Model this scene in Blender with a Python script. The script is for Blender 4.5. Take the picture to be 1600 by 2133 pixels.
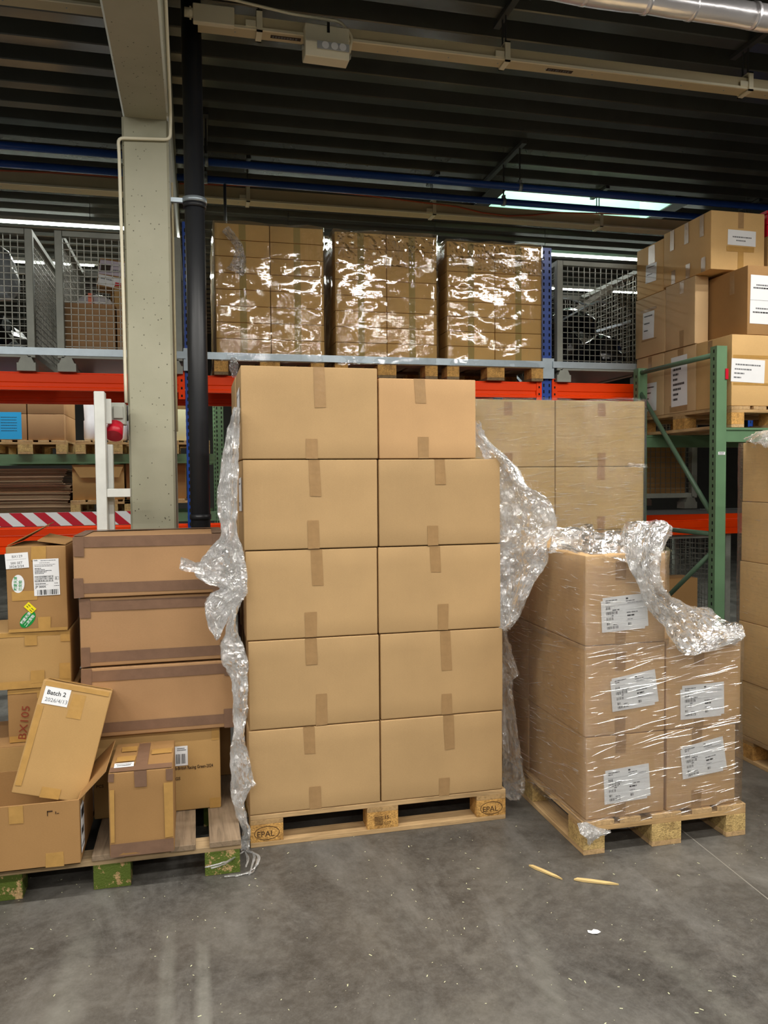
import bpy, bmesh, math, random
from mathutils import Vector, Matrix, noise

for o in list(bpy.data.objects):
    bpy.data.objects.remove(o)
S = bpy.context.scene
COL = S.collection
R = math.radians

# ------------------------------------------------------------------ camera
cam = bpy.data.cameras.new('camera')
cam.sensor_fit = 'VERTICAL'; cam.sensor_height = 36.0; cam.lens = 1650 * 36 / 2133
cam.clip_start = 0.05; cam.clip_end = 100
co = bpy.data.objects.new('camera', cam); COL.objects.link(co)
AX = [[0.972653, -0.23209, -0.008916], [0.018939, 0.040994, 0.99898], [0.231488, 0.97183, -0.044269]]
m = Matrix.Identity(4)
for i in range(3):
    m[i][0] = AX[0][i]; m[i][1] = AX[1][i]; m[i][2] = -AX[2][i]
m[0][3], m[1][3], m[2][3] = 0.0, 0.0, 1.63
co.matrix_world = m
S.camera = co

# ------------------------------------------------------------------ exposure, world
S.view_settings.view_transform = 'Standard'
try: S.view_settings.look = 'None'
except Exception: pass
S.view_settings.gamma = 1.0
S.view_settings.use_curve_mapping = False
S.view_settings.exposure = 0.0
S.cycles.transparent_max_bounces = 24
S.cycles.max_bounces = 8
W = bpy.data.worlds.new('hall_air'); S.world = W; W.use_nodes = True
W.node_tree.nodes['Background'].inputs[0].default_value = (0.80, 0.86, 0.90, 1)
W.node_tree.nodes['Background'].inputs[1].default_value = 0.12

# ------------------------------------------------------------------ the hall's strip lights (the rows overhead)
def strip_light(loc, lx, ly, power, col=(1.0, 0.955, 0.88), tilt=0):
    l = bpy.data.lights.new('hall_strip_light', 'AREA'); l.shape = 'RECTANGLE'
    l.size = lx; l.size_y = ly; l.energy = power; l.color = col
    o = bpy.data.objects.new('hall_strip_light', l); COL.objects.link(o)
    o.location = loc; o.rotation_euler = (tilt, 0, 0)
    return o
for x in (-4.6, -2.5, -0.4, 1.7, 3.8):
    strip_light((x, 2.1, 4.08), 1.45, 0.13, 54)
    strip_light((x + 0.6, -0.5, 4.08), 1.45, 0.13, 62)
    strip_light((x, -3.6, 4.08), 1.45, 0.13, 62)
    strip_light((x, -6.6, 4.08), 1.45, 0.13, 40)
strip_light((4.1, 3.15, 4.2), 1.45, 0.13, 60)
for x in (-3.6, -1.0, 1.8, 4.6):
    strip_light((x, 8.4, 4.07), 2.3, 0.14, 62, (0.97, 1.0, 0.93))
    strip_light((x, 9.9, 4.07), 2.3, 0.14, 50, (0.97, 1.0, 0.93))
# daylight from the roof light
strip_light((3.9, 7.85, 4.95), 1.6, 0.5, 22, (0.72, 1.0, 0.92))

# ------------------------------------------------------------------ materials
def lin(h):
    h = h.lstrip('#'); v = [int(h[i:i+2], 16) / 255 for i in (0, 2, 4)]
    return tuple((c / 12.92 if c <= 0.04045 else ((c + 0.055) / 1.055) ** 2.4) for c in v) + (1,)
def nd(t, kind, **kw):
    n = t.nodes.new(kind)
    for k, v in kw.items(): setattr(n, k, v)
    return n
def newmat(name):
    M = bpy.data.materials.new(name); M.use_nodes = True
    t = M.node_tree; b = t.nodes['Principled BSDF']
    return M, t, b, t.links.new
def coords(t, scale=(1, 1, 1), rot=(0, 0, 0), kind='Object'):
    tc = nd(t, 'ShaderNodeTexCoord'); mp = nd(t, 'ShaderNodeMapping')
    mp.inputs['Scale'].default_value = scale; mp.inputs['Rotation'].default_value = rot
    t.links.new(tc.outputs[kind], mp.inputs[0]); return mp.outputs[0]
def nz(t, vec, scale, detail=3, rough=0.5, dist=0):
    n = nd(t, 'ShaderNodeTexNoise'); n.inputs['Scale'].default_value = scale
    n.inputs['Detail'].default_value = detail; n.inputs['Roughness'].default_value = rough
    n.inputs['Distortion'].default_value = dist
    t.links.new(vec, n.inputs['Vector']); return n.outputs[0]
def rampn(t, fac, stops):
    r = nd(t, 'ShaderNodeValToRGB'); e = r.color_ramp.elements
    e[0].position, e[0].color = stops[0][0], stops[0][1]
    e[1].position, e[1].color = stops[-1][0], stops[-1][1]
    for p, c in stops[1:-1]:
        k = e.new(p); k.color = c
    t.links.new(fac, r.inputs[0]); return r.outputs[0]
def mul(c, f): return tuple(min(1, a * f) for a in c[:3]) + (1,)
def bumpn(t, b, h, strength, dist=0.01):
    bp = nd(t, 'ShaderNodeBump'); bp.inputs['Strength'].default_value = strength
    bp.inputs['Distance'].default_value = dist
    t.links.new(h, bp.inputs['Height']); t.links.new(bp.outputs[0], b.inputs['Normal']); return bp
def pm(name, col, rough=0.6, metal=0.0, var=0.12, vs=6, bump=0.0, bs=60, spec=0.5, stretch=(1, 1, 1), rnd=0.0):
    c = lin(col) if isinstance(col, str) else col
    M, t, b, L = newmat(name)
    b.inputs['Roughness'].default_value = rough; b.inputs['Metallic'].default_value = metal
    b.inputs['Specular IOR Level'].default_value = spec
    b.inputs['Base Color'].default_value = c
    v = coords(t, stretch)
    out = None
    if var:
        out = rampn(t, nz(t, v, vs, 5, 0.6), [(0.25, mul(c, 1 - var)), (0.75, mul(c, 1 + var))])
    if rnd:
        oi = nd(t, 'ShaderNodeObjectInfo'); mr = nd(t, 'ShaderNodeMapRange')
        mr.inputs['To Min'].default_value = 1 - rnd; mr.inputs['To Max'].default_value = 1 + rnd
        L(oi.outputs['Random'], mr.inputs['Value'])
        hs = nd(t, 'ShaderNodeHueSaturation'); L(mr.outputs[0], hs.inputs['Value'])
        if out: L(out, hs.inputs['Color'])
        else: hs.inputs['Color'].default_value = c
        out = hs.outputs[0]
    if out: L(out, b.inputs['Base Color'])
    if bump: bumpn(t, b, nz(t, v, bs, 4), bump, 0.004)
    return M
def emit(name, col, s):
    M, t, b, L = newmat(name); t.nodes.remove(b)
    e = nd(t, 'ShaderNodeEmission'); e.inputs[0].default_value = lin(col); e.inputs[1].default_value = s
    L(e.outputs[0], t.nodes['Material Output'].inputs[0]); return M

def cardboard(name, col, rnd=0.05, var=0.07):
    c = lin(col); M, t, b, L = newmat(name)
    v = coords(t)
    big = rampn(t, nz(t, v, 3.2, 4, 0.55), [(0.3, mul(c, 1 - var)), (0.7, mul(c, 1 + var))])
    fib = nz(t, coords(t, (60, 60, 240)), 2.2, 3, 0.7)
    mx = nd(t, 'ShaderNodeMixRGB', blend_type='MULTIPLY'); mx.inputs[0].default_value = 0.35
    L(big, mx.inputs[1]); L(rampn(t, fib, [(0.3, (0.78, 0.76, 0.74, 1)), (0.65, (1, 1, 1, 1))]), mx.inputs[2])
    oi = nd(t, 'ShaderNodeObjectInfo'); mr = nd(t, 'ShaderNodeMapRange')
    mr.inputs['To Min'].default_value = 1 - rnd; mr.inputs['To Max'].default_value = 1 + rnd
    L(oi.outputs['Random'], mr.inputs['Value'])
    hs = nd(t, 'ShaderNodeHueSaturation'); L(mr.outputs[0], hs.inputs['Value']); L(mx.outputs[0], hs.inputs['Color'])
    L(hs.outputs[0], b.inputs['Base Color'])
    b.inputs['Roughness'].default_value = 0.72; b.inputs['Specular IOR Level'].default_value = 0.28
    ad = nd(t, 'ShaderNodeMath', operation='ADD'); L(fib, ad.inputs[0])
    cr = nz(t, coords(t, (26, 26, 1.5)), 1.6, 2, 0.5); L(cr, ad.inputs[1])
    bumpn(t, b, ad.outputs[0], 0.10, 0.004)
    return M

def wood(name, col, axis, var=0.25, dark=0.6):
    c = lin(col); M, t, b, L = newmat(name)
    st = {'x': (2.2, 30, 30), 'y': (30, 2.2, 30), 'z': (30, 30, 2.2)}[axis]
    n1 = nz(t, coords(t, st), 1.4, 6, 0.62, 1.2)
    n2 = nz(t, coords(t), 7, 3, 0.5)
    a = rampn(t, n1, [(0.28, mul(c, dark)), (0.5, c), (0.75, mul(c, 1 + var))])
    mx = nd(t, 'ShaderNodeMixRGB', blend_type='MULTIPLY'); mx.inputs[0].default_value = 0.55
    L(a, mx.inputs[1]); L(rampn(t, n2, [(0.3, (0.6, 0.57, 0.52, 1)), (0.62, (1, 1, 1, 1))]), mx.inputs[2])
    L(mx.outputs[0], b.inputs['Base Color']); b.inputs['Roughness'].default_value = 0.78
    b.inputs['Specular IOR Level'].default_value = 0.25
    bumpn(t, b, n1, 0.35, 0.004); return M

def chipwood(name, col, paint=None):
    c = lin(col); M, t, b, L = newmat(name)
    v = coords(t)
    vo = nd(t, 'ShaderNodeTexVoronoi'); vo.inputs['Scale'].default_value = 150; L(v, vo.inputs['Vector'])
    a = rampn(t, vo.outputs['Color'], [(0.1, mul(c, 0.72)), (0.5, c), (0.9, mul(c, 1.15))])
    n2 = rampn(t, nz(t, v, 14, 5, 0.7), [(0.32, (0.42, 0.36, 0.30, 1)), (0.55, (1, 1, 1, 1))])
    mx = nd(t, 'ShaderNodeMixRGB', blend_type='MULTIPLY'); mx.inputs[0].default_value = 0.8
    L(a, mx.inputs[1]); L(n2, mx.inputs[2]); out = mx.outputs[0]
    if paint:
        m2 = nd(t, 'ShaderNodeMixRGB'); L(out, m2.inputs[1]); m2.inputs[2].default_value = lin(paint)
        fr = rampn(t, nz(t, coords(t, (14, 14, 14)), 1.5, 5, 0.75), [(0.41, (0, 0, 0, 1)), (0.45, (1, 1, 1, 1))])
        L(fr, m2.inputs[0]); out = m2.outputs[0]
    L(out, b.inputs['Base Color']); b.inputs['Roughness'].default_value = 0.8
    bumpn(t, b, vo.outputs['Distance'], 0.5, 0.003); return M

def film_mat(name, haze, gloss, rough, streak=None, bs=1.0, bdist=0.01, tint=(1, 1, 1, 1)):
    """thin clear plastic film: clear, a little milky, glossy, wrinkled"""
    M, t, b, L = newmat(name); t.nodes.remove(b)
    out = t.nodes['Material Output']
    tr = nd(t, 'ShaderNodeBsdfTransparent'); tr.inputs[0].default_value = (0.97, 0.97, 0.965, 1)
    df = nd(t, 'ShaderNodeBsdfDiffuse'); df.inputs[0].default_value = (0.86, 0.87, 0.88, 1)
    tl = nd(t, 'ShaderNodeBsdfTranslucent'); tl.inputs[0].default_value = (0.86, 0.87, 0.88, 1)
    gl = nd(t, 'ShaderNodeBsdfGlossy'); gl.inputs[0].default_value = tint; gl.inputs[1].default_value = rough
    hz = nd(t, 'ShaderNodeMixShader'); hz.inputs[0].default_value = 0.4; L(df.outputs[0], hz.inputs[1]); L(tl.outputs[0], hz.inputs[2])
    m1 = nd(t, 'ShaderNodeMixShader'); L(tr.outputs[0], m1.inputs[1]); L(hz.outputs[0], m1.inputs[2])
    if streak:
        n1 = nz(t, coords(t, streak[0], streak[2] if len(streak) > 2 else (0, 0, 0)), 1.0, 4, 0.6, 0.8)
        n2 = nz(t, coords(t, (5, 5, 5)), 1.0, 3, 0.6)
        mm = nd(t, 'ShaderNodeMath', operation='MULTIPLY'); L(n1, mm.inputs[0])
        L(rampn(t, n2, [(0.35, (0.15, 0.15, 0.15, 1)), (0.65, (1, 1, 1, 1))]), mm.inputs[1])
        h = mm.outputs[0]
        n3 = nz(t, coords(t, streak[1]), 1.0, 3, 0.6)
        ad = nd(t, 'ShaderNodeMath', operation='ADD'); L(h, ad.inputs[0])
        m3 = nd(t, 'ShaderNodeMath', operation='MULTIPLY'); m3.inputs[1].default_value = 0.35; L(n3, m3.inputs[0]); L(m3.outputs[0], ad.inputs[1])
        h = ad.outputs[0]
    else:
        vv = nd(t, 'ShaderNodeTexVoronoi'); vv.inputs['Scale'].default_value = 85; L(coords(t, (1, 1, .6), (.4, .3, .2)), vv.inputs['Vector'])
        ad = nd(t, 'ShaderNodeMath', operation='ADD'); L(vv.outputs['Distance'], ad.inputs[0]); L(nz(t, coords(t), 60, 4, 0.65, 1.0), ad.inputs[1]); h = ad.outputs[0]
    bp = nd(t, 'ShaderNodeBump'); bp.inputs['Strength'].default_value = bs; bp.inputs['Distance'].default_value = bdist
    L(h, bp.inputs['Height'])
    for s in (gl, df): L(bp.outputs[0], s.inputs['Normal'])
    hr = nd(t, 'ShaderNodeMapRange'); hr.inputs['From Min'].default_value = .38; hr.inputs['From Max'].default_value = .66; hr.inputs['To Min'].default_value = haze*.35; hr.inputs['To Max'].default_value = haze*1.3
    L(nz(t, coords(t), 16, 4, 0.6, 0.5), hr.inputs['Value']); L(hr.outputs[0], m1.inputs[0])
    lw = nd(t, 'ShaderNodeLayerWeight'); lw.inputs[0].default_value = 0.35; L(bp.outputs[0], lw.inputs['Normal'])
    mr = nd(t, 'ShaderNodeMapRange'); mr.inputs['To Min'].default_value = gloss; mr.inputs['To Max'].default_value = min(1, gloss + 0.55)
    L(lw.outputs['Fresnel'], mr.inputs['Value'])
    m2 = nd(t, 'ShaderNodeMixShader'); L(mr.outputs[0], m2.inputs[0]); L(m1.outputs[0], m2.inputs[1]); L(gl.outputs[0], m2.inputs[2])
    L(m2.outputs[0], out.inputs[0]); return M

MT = dict(
    kraft=cardboard('kraft_carton', '#b9996d'),
    kraft_pale=cardboard('pale_kraft_carton', '#c9aa80'),
    kraft_warm=cardboard('warm_kraft_carton', '#a9845e'),
    kraft_right=cardboard('pinkish_kraft_carton', '#cfac7e'),
    kraft_edge=cardboard('pale_edge_carton', '#e6c791'), kraft_top=cardboard('light_kraft_carton', '#c39d70'), kraft_rack=cardboard('rack_kraft_carton', '#dcb675'), kraft_back=cardboard('grey_kraft_carton', '#bfa673'), kraft_bright=cardboard('sand_kraft_carton', '#d9b278'),
    kraft_gold=cardboard('yellowish_kraft_carton', '#b4905c'),
    kraft_brown=cardboard('brown_carton', '#a47e50'),
    kraft_in=cardboard('carton_inside', '#a97f4f'),
    tape=pm('clear_tape_on_carton', '#a4835a', 0.32, var=0.1, vs=30, bump=0.25, bs=40),
    tape_brown=pm('brown_packing_tape', '#7b5f4c', 0.34, var=0.12, vs=20, bump=0.35, bs=30),
    tape_yellow=pm('yellow_tape_under_film', '#ab965a', 0.55, var=0.1, spec=0.2),
    tape_gold=pm('yellow_brown_packing_tape', '#b58d4f', 0.28, var=0.12, vs=20, bump=0.35, bs=30),
    paper=pm('white_paper', '#e9ebee', 0.55, var=0.03),
    paper_yellow=pm('pale_yellow_paper', '#dfe0b8', 0.6, var=0.03),
    paper_blue=pm('blue_paper', '#1ea6e8', 0.5, var=0.03),
    ink=pm('black_ink', '#232427', 0.6, var=0),
    ink_grey=pm('grey_ink', '#6a6c70', 0.6, var=0),
    ink_red=pm('red_brown_marker', '#8e3a22', 0.6, var=0),
    ink_brown=pm('dark_brown_print', '#3a2413', 0.6, var=0),
    stk_green=pm('green_sticker', '#0b8a3c', 0.4, var=0.03),
    stk_yellow=pm('yellow_sticker', '#f2e21c', 0.4, var=0.03),
    ink_green=pm('green_ink', '#3c9a5c', 0.5, var=0),
    wood_x=wood('pallet_wood', '#c3a377', 'x'), wood_y=wood('pallet_wood_cross', '#bb9a6c', 'y'),
    old_y=wood('weathered_pallet_wood', '#93806a', 'y'), old_x=wood('weathered_stringer_wood', '#b59c78', 'x'),
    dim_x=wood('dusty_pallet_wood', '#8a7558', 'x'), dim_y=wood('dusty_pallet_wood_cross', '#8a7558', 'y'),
    block=chipwood('pressed_wood_block', '#cf9f58'), block_green=chipwood('green_painted_block', '#c2a271', '#55661f'),
    block_sand=chipwood('sandy_wood_block', '#c8ab70'),
    splinter=wood('fresh_split_wood', '#e6c98c', 'x', 0.1, 0.8),
    concrete=None, white_steel=pm('white_painted_steel', '#dcdfda', 0.45, var=0.1, vs=9),
    cream=pm('cream_plastic', '#cdc09c', 0.5, var=0.06), cream_light=pm('light_cream_plastic', '#efe9cf', 0.45, var=0.04),
    beam_red=pm('orange_red_rack_paint', '#ff4400', 0.4, var=0.08, vs=4, spec=0.2),
    blue=pm('blue_rack_paint', '#1c4aa8', 0.33, var=0.1), pipe_blue=pm('blue_pipe_paint', '#2450a8', 0.3, var=0.08),
    green=pm('green_rack_paint', '#628463', 0.42, var=0.12, vs=5), green_dark=pm('green_brace_paint', '#55705a', 0.42, var=0.15, vs=8),
    galv=pm('galvanised_steel', '#a9b6bf', 0.35, 0.55, 0.1, 14), steel=pm('grey_steel', '#7d7f80', 0.4, 0.7, 0.1),
    dark_steel=pm('dark_steel_rail', '#4c4d4b', 0.5, 0.5, 0.1),
    cage=pm('grey_cage_paint', '#8f928a', 0.5, 0.2, 0.16, 9), wire=pm('cage_wire', '#85857d', 0.4, 0.6, 0.1),
    black_pipe=pm('black_pvc_pipe', '#26282c', 0.38, var=0.12, vs=3), red_plastic=pm('red_plastic', '#c3122c', 0.35, var=0.05),
    grey_plastic=pm('grey_plastic', '#a9aca2', 0.45, var=0.05), orange_cable=pm('orange_cable', '#b8532e', 0.5, var=0.05),
    white_cable=pm('off_white_cable', '#cdc8ae', 0.5, var=0.05), black_bag=pm('black_plastic_bag', '#101114', 0.22, var=0.1, bump=0.6, bs=18),
    grey_bag=pm('grey_plastic_bag', '#9aa0a6', 0.25, var=0.2, bump=0.8, bs=14), white_bag=pm('white_plastic_bag', '#d5d3d8', 0.3, var=0.08, bump=0.5, bs=14),
    orange_print=pm('orange_print', '#d85a22', 0.4, var=0), lilac=pm('lilac_card', '#c7bccb', 0.5, var=0.1), dark_card=pm('dark_card', '#3a2c22', 0.7, var=0.3),
    foil=pm('silver_foil', '#f4f2f6', 0.28, 0.7, 0.05, 6, 0.5, 16), hole=pm('dark_hole', '#0b0b0d', 0.9, var=0),
    black_rubber=pm('black_rubber', '#151515', 0.6, var=0), lens=pm('lamp_lens', '#c8ccd0', 0.15, 0.3, var=0.05),
    tube=emit('lit_tube', '#f4fff0', 14), daylight=emit('daylight_dome', '#c8fff0', 1.9),
    shaft=pm('white_roof_shaft', '#d5ead9', 0.7, var=0.02), trim_grey=pm('grey_trim', '#8c8880', 0.6, var=0.08),
    flat_card=cardboard('flattened_carton', '#9a8266'), card_edge=cardboard('carton_edge', '#c7a98a'),
)
MT['film'] = film_mat('stretch_film_smooth', 0.05, 0.05, 0.12, ((4, 4, 95), (30, 30, 160), (0.07, 0.05, 0)), 0.9, 0.02)
MT['film_rack'] = film_mat('stretch_film_rack', 0.02, 0.05, 0.05, ((34, 34, 4), (10, 10, 26)), 0.35, 0.004)
MT['film_loose'] = film_mat('stretch_film_crumpled', 0.42, 0.16, 0.09, None, 0.35, 0.004)
MT['film_crease'] = film_mat('stretch_film_crease', 0.42, 0.30, 0.25, None, 0.3, 0.002)
MT['film_dark'] = film_mat('stretch_film_thin', 0.05, 0.08, 0.10, None, 0.5, 0.004)

# concrete column paint with pores and scratches
M, t, b, L = newmat('painted_concrete')
v = coords(t)
base = rampn(t, nz(t, v, 2.2, 5, 0.6), [(0.3, lin('#a3a28b')), (0.7, lin('#b3b19b'))])
vo = nd(t, 'ShaderNodeTexVoronoi'); vo.inputs['Scale'].default_value = 34; L(v, vo.inputs['Vector'])
pores = rampn(t, vo.outputs['Distance'], [(0.09, (0.16, 0.16, 0.13, 1)), (0.14, (1, 1, 1, 1))])
msk = rampn(t, nz(t, v, 3.5, 4, 0.6), [(0.40, (0, 0, 0, 1)), (0.52, (1, 1, 1, 1))])
mx = nd(t, 'ShaderNodeMixRGB', blend_type='MULTIPLY'); L(msk, mx.inputs[0]); L(base, mx.inputs[1]); L(pores, mx.inputs[2])
L(mx.outputs[0], b.inputs['Base Color']); b.inputs['Roughness'].default_value = 0.5
bumpn(t, b, nz(t, v, 9, 5), 0.15, 0.01); MT['concrete'] = M

TRACKS = ((-.12, 0, .034, 0, 3.0, .4), (-.005, 0, .030, 0, 2.9, .55), (-.42, 0, .07, 0, 3.1, .35), (.5, .25, .05, 0, 2.7, .25), (1.75, -.1, .06, 0, 2.6, .22))
# dark sealed hall floor: mottled, scuffed, wheel marks running into the aisle
M, t, b, L = newmat('dark_sealed_floor')
v = coords(t)
base = rampn(t, nz(t, v, 1.6, 8, 0.68, 0.6), [(0.28, lin('#33312e')), (0.52, lin('#504d48')), (0.78, lin('#77746d'))])
sc = rampn(t, nz(t, coords(t, (3.2, 1.0, 1), (0, 0, 0.12)), 0.9, 7, 0.7, 0.8), [(0.50, (0, 0, 0, 1)), (0.72, (1, 1, 1, 1))])
mx = nd(t, 'ShaderNodeMixRGB', blend_type='MIX'); L(base, mx.inputs[1]); mx.inputs[2].default_value = lin('#8b8a86')
sf = nd(t, 'ShaderNodeMath', operation='MULTIPLY'); sf.inputs[1].default_value = 0.40; L(sc, sf.inputs[0]); L(sf.outputs[0], mx.inputs[0])
fine = rampn(t, nz(t, coords(t, (3, 3, 1), (0, 0, -0.5)), 5.5, 10, 0.85, 0.2), [(0.42, (0, 0, 0, 1)), (0.72, (1, 1, 1, 1))])
m2 = nd(t, 'ShaderNodeMixRGB'); L(mx.outputs[0], m2.inputs[1]); m2.inputs[2].default_value = lin('#8c8a85')
f2 = nd(t, 'ShaderNodeMath', operation='MULTIPLY'); f2.inputs[1].default_value = 0.38; L(fine, f2.inputs[0]); L(f2.outputs[0], m2.inputs[0])
vo = nd(t, 'ShaderNodeTexVoronoi'); vo.inputs['Scale'].default_value = 34; L(v, vo.inputs['Vector'])
sp = rampn(t, vo.outputs['Distance'], [(0.035, (1, 1, 1, 1)), (0.055, (0, 0, 0, 1))])
m3 = nd(t, 'ShaderNodeMixRGB'); L(m2.outputs[0], m3.inputs[1]); m3.inputs[2].default_value = lin('#b9b5a8')
gt = nd(t, 'ShaderNodeMath', operation='MULTIPLY'); L(sp, gt.inputs[0])
L(rampn(t, nz(t, v, 5, 4, 0.6), [(0.5, (0, 0, 0, 1)), (0.6, (0.8, 0.8, 0.8, 1))]), gt.inputs[1]); L(gt.outputs[0], m3.inputs[0])
# scuffed wheel tracks
px = nd(t, 'ShaderNodeSeparateXYZ'); L(coords(t), px.inputs[0])
last = m3.outputs[0]
for cx_, sl, wd_, y0_, y1_, k_ in TRACKS:
    a1 = nd(t, 'ShaderNodeMath', operation='MULTIPLY_ADD'); L(px.outputs['Y'], a1.inputs[0]); a1.inputs[1].default_value = -sl; a1.inputs[2].default_value = -cx_
    a2 = nd(t, 'ShaderNodeMath', operation='ADD'); L(px.outputs['X'], a2.inputs[0]); L(a1.outputs[0], a2.inputs[1])
    a3 = nd(t, 'ShaderNodeMath', operation='ABSOLUTE'); L(a2.outputs[0], a3.inputs[0])
    e1 = nd(t, 'ShaderNodeMapRange'); L(a3.outputs[0], e1.inputs['Value']); e1.inputs['From Min'].default_value = wd_*.35; e1.inputs['From Max'].default_value = wd_; e1.inputs['To Min'].default_value = k_; e1.inputs['To Max'].default_value = 0
    e2 = nd(t, 'ShaderNodeMapRange'); L(px.outputs['Y'], e2.inputs['Value']); e2.inputs['From Min'].default_value = y1_-.25; e2.inputs['From Max'].default_value = y1_; e2.inputs['To Min'].default_value = 1; e2.inputs['To Max'].default_value = 0
    e3 = nd(t, 'ShaderNodeMath', operation='MULTIPLY'); L(e1.outputs[0], e3.inputs[0]); L(e2.outputs[0], e3.inputs[1])
    e4 = nd(t, 'ShaderNodeMath', operation='MULTIPLY'); L(e3.outputs[0], e4.inputs[0]); L(rampn(t, nz(t, v, 9, 5, .7), [(.3, (.2, .2, .2, 1)), (.6, (1, 1, 1, 1))]), e4.inputs[1])
    mm_ = nd(t, 'ShaderNodeMixRGB'); L(e4.outputs[0], mm_.inputs[0]); L(last, mm_.inputs[1]); mm_.inputs[2].default_value = lin('#8f8f87'); last = mm_.outputs[0]
L(last, b.inputs['Base Color'])
rr = rampn(t, nz(t, v, 3, 6, 0.7), [(0.3, (0.34, 0.34, 0.34, 1)), (0.7, (0.55, 0.55, 0.55, 1))]); L(rr, b.inputs['Roughness'])
b.inputs['Specular IOR Level'].default_value = 0.4
bumpn(t, b, nz(t, v, 40, 5, 0.7), 0.06, 0.004); MT['floor'] = M
MT['deck'] = pm('dark_steel_roof_deck', '#565853', 0.22, 0.3, 0.14, 3)
MT['wall'] = pm('far_wall', '#3c3a36', 0.8, var=0.1)

# ------------------------------------------------------------------ object helpers
def link(name, me, parent=None, mats=()):
    o = bpy.data.objects.new(name, me); COL.objects.link(o)
    for k in mats: me.materials.append(MT[k] if isinstance(k, str) else k)
    if parent: o.parent = parent
    return o
def tag(o, label=None, cat=None, group=None, kind=None):
    if label: o['label'] = label
    if cat: o['category'] = cat
    if group: o['group'] = group
    if kind: o['kind'] = kind
    return o
def root(name, loc=(0, 0, 0), rz=0, label=None, cat=None, group=None, rot=None):
    o = bpy.data.objects.new(name, None); COL.objects.link(o)
    o.location = loc; o.rotation_euler = rot if rot else (0, 0, rz); o.empty_display_size = 0.1
    return tag(o, label, cat, group)
class MB:
    """collects shapes into one mesh"""
    def __init__(s): s.bm = bmesh.new()
    def face(s, vs, mi=0):
        f = s.bm.faces.new([s.bm.verts.new(v) for v in vs]); f.material_index = mi; return f
    def box(s, a, b, mi=0, mat=None):
        x0, y0, z0 = a; x1, y1, z1 = b
        v = [s.bm.verts.new((mat @ Vector(p)) if mat else p) for p in
             ((x0,y0,z0),(x1,y0,z0),(x1,y1,z0),(x0,y1,z0),(x0,y0,z1),(x1,y0,z1),(x1,y1,z1),(x0,y1,z1))]
        for q in ((0,3,2,1),(4,5,6,7),(0,1,5,4),(1,2,6,5),(2,3,7,6),(3,0,4,7)):
            s.bm.faces.new([v[i] for i in q]).material_index = mi
        return s
    def bar(s, p, q, w, h=None, mi=0, up=(0, 0, 1)):
        """square bar from p to q"""
        p = Vector(p); q = Vector(q); h = h or w; d = (q - p); ln = d.length; d.normalize()
        u = Vector(up)
        if abs(d.dot(u)) > 0.95: u = Vector((0, 1, 0))
        a = d.cross(u).normalized(); c = a.cross(d)
        m = Matrix((a, d, c)).transposed().to_4x4(); m.translation = p
        return s.box((-w/2, 0, -h/2), (w/2, ln, h/2), mi, m)
    def tube(s, pts, r, n=12, mi=0, caps=True):
        pts = [Vector(p) for p in pts]; rings = []
        rs = r if isinstance(r, (list, tuple)) else [r] * len(pts)
        a = None
        for i, p in enumerate(pts):
            d = (pts[min(i+1, len(pts)-1)] - pts[max(i-1, 0)]).normalized()
            if a is None:
                u = Vector((0, 0, 1)) if abs(d.z) < 0.9 else Vector((1, 0, 0)); a = d.cross(u).normalized()
            else:
                a = (a - d * a.dot(d)).normalized()
            c = d.cross(a)
            rings.append([s.bm.verts.new(p + (a * math.cos(k*2*math.pi/n) + c * math.sin(k*2*math.pi/n)) * rs[i]) for k in range(n)])
        for i in range(len(rings) - 1):
            for k in range(n):
                f = s.bm.faces.new((rings[i][k], rings[i][(k+1)%n], rings[i+1][(k+1)%n], rings[i+1][k])); f.material_index = mi; f.smooth = n > 6
        if caps:
            for rg in (rings[0], rings[-1]):
                try: s.bm.faces.new(rg).material_index = mi
                except ValueError: pass
        return s
    def prism(s, prof, x0, x1, mi=0, axis='x'):
        """extrude a closed outline (list of 2-D points) along an axis"""
        mk = {'x': lambda t, p: (t, p[0], p[1]), 'y': lambda t, p: (p[0], t, p[1]), 'z': lambda t, p: (p[0], p[1], t)}[axis]
        A = [s.bm.verts.new(mk(x0, p)) for p in prof]; B = [s.bm.verts.new(mk(x1, p)) for p in prof]; n = len(prof)
        for i in range(n):
            s.bm.faces.new((A[i], A[(i+1)%n], B[(i+1)%n], B[i])).material_index = mi
        s.bm.faces.new(A[::-1]).material_index = mi; s.bm.faces.new(B).material_index = mi
        return s
    def build(s, name, mats, parent=None, bevel=0, smooth=False):
        if bevel:
            bmesh.ops.bevel(s.bm, geom=s.bm.edges[:], offset=bevel, segments=1, affect='EDGES')
        bmesh.ops.recalc_face_normals(s.bm, faces=s.bm.faces[:])
        if smooth:
            for f in s.bm.faces: f.smooth = True
        me = bpy.data.meshes.new(name); s.bm.to_mesh(me); s.bm.free()
        return link(name, me, parent, [mats] if isinstance(mats, str) else mats)

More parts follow.
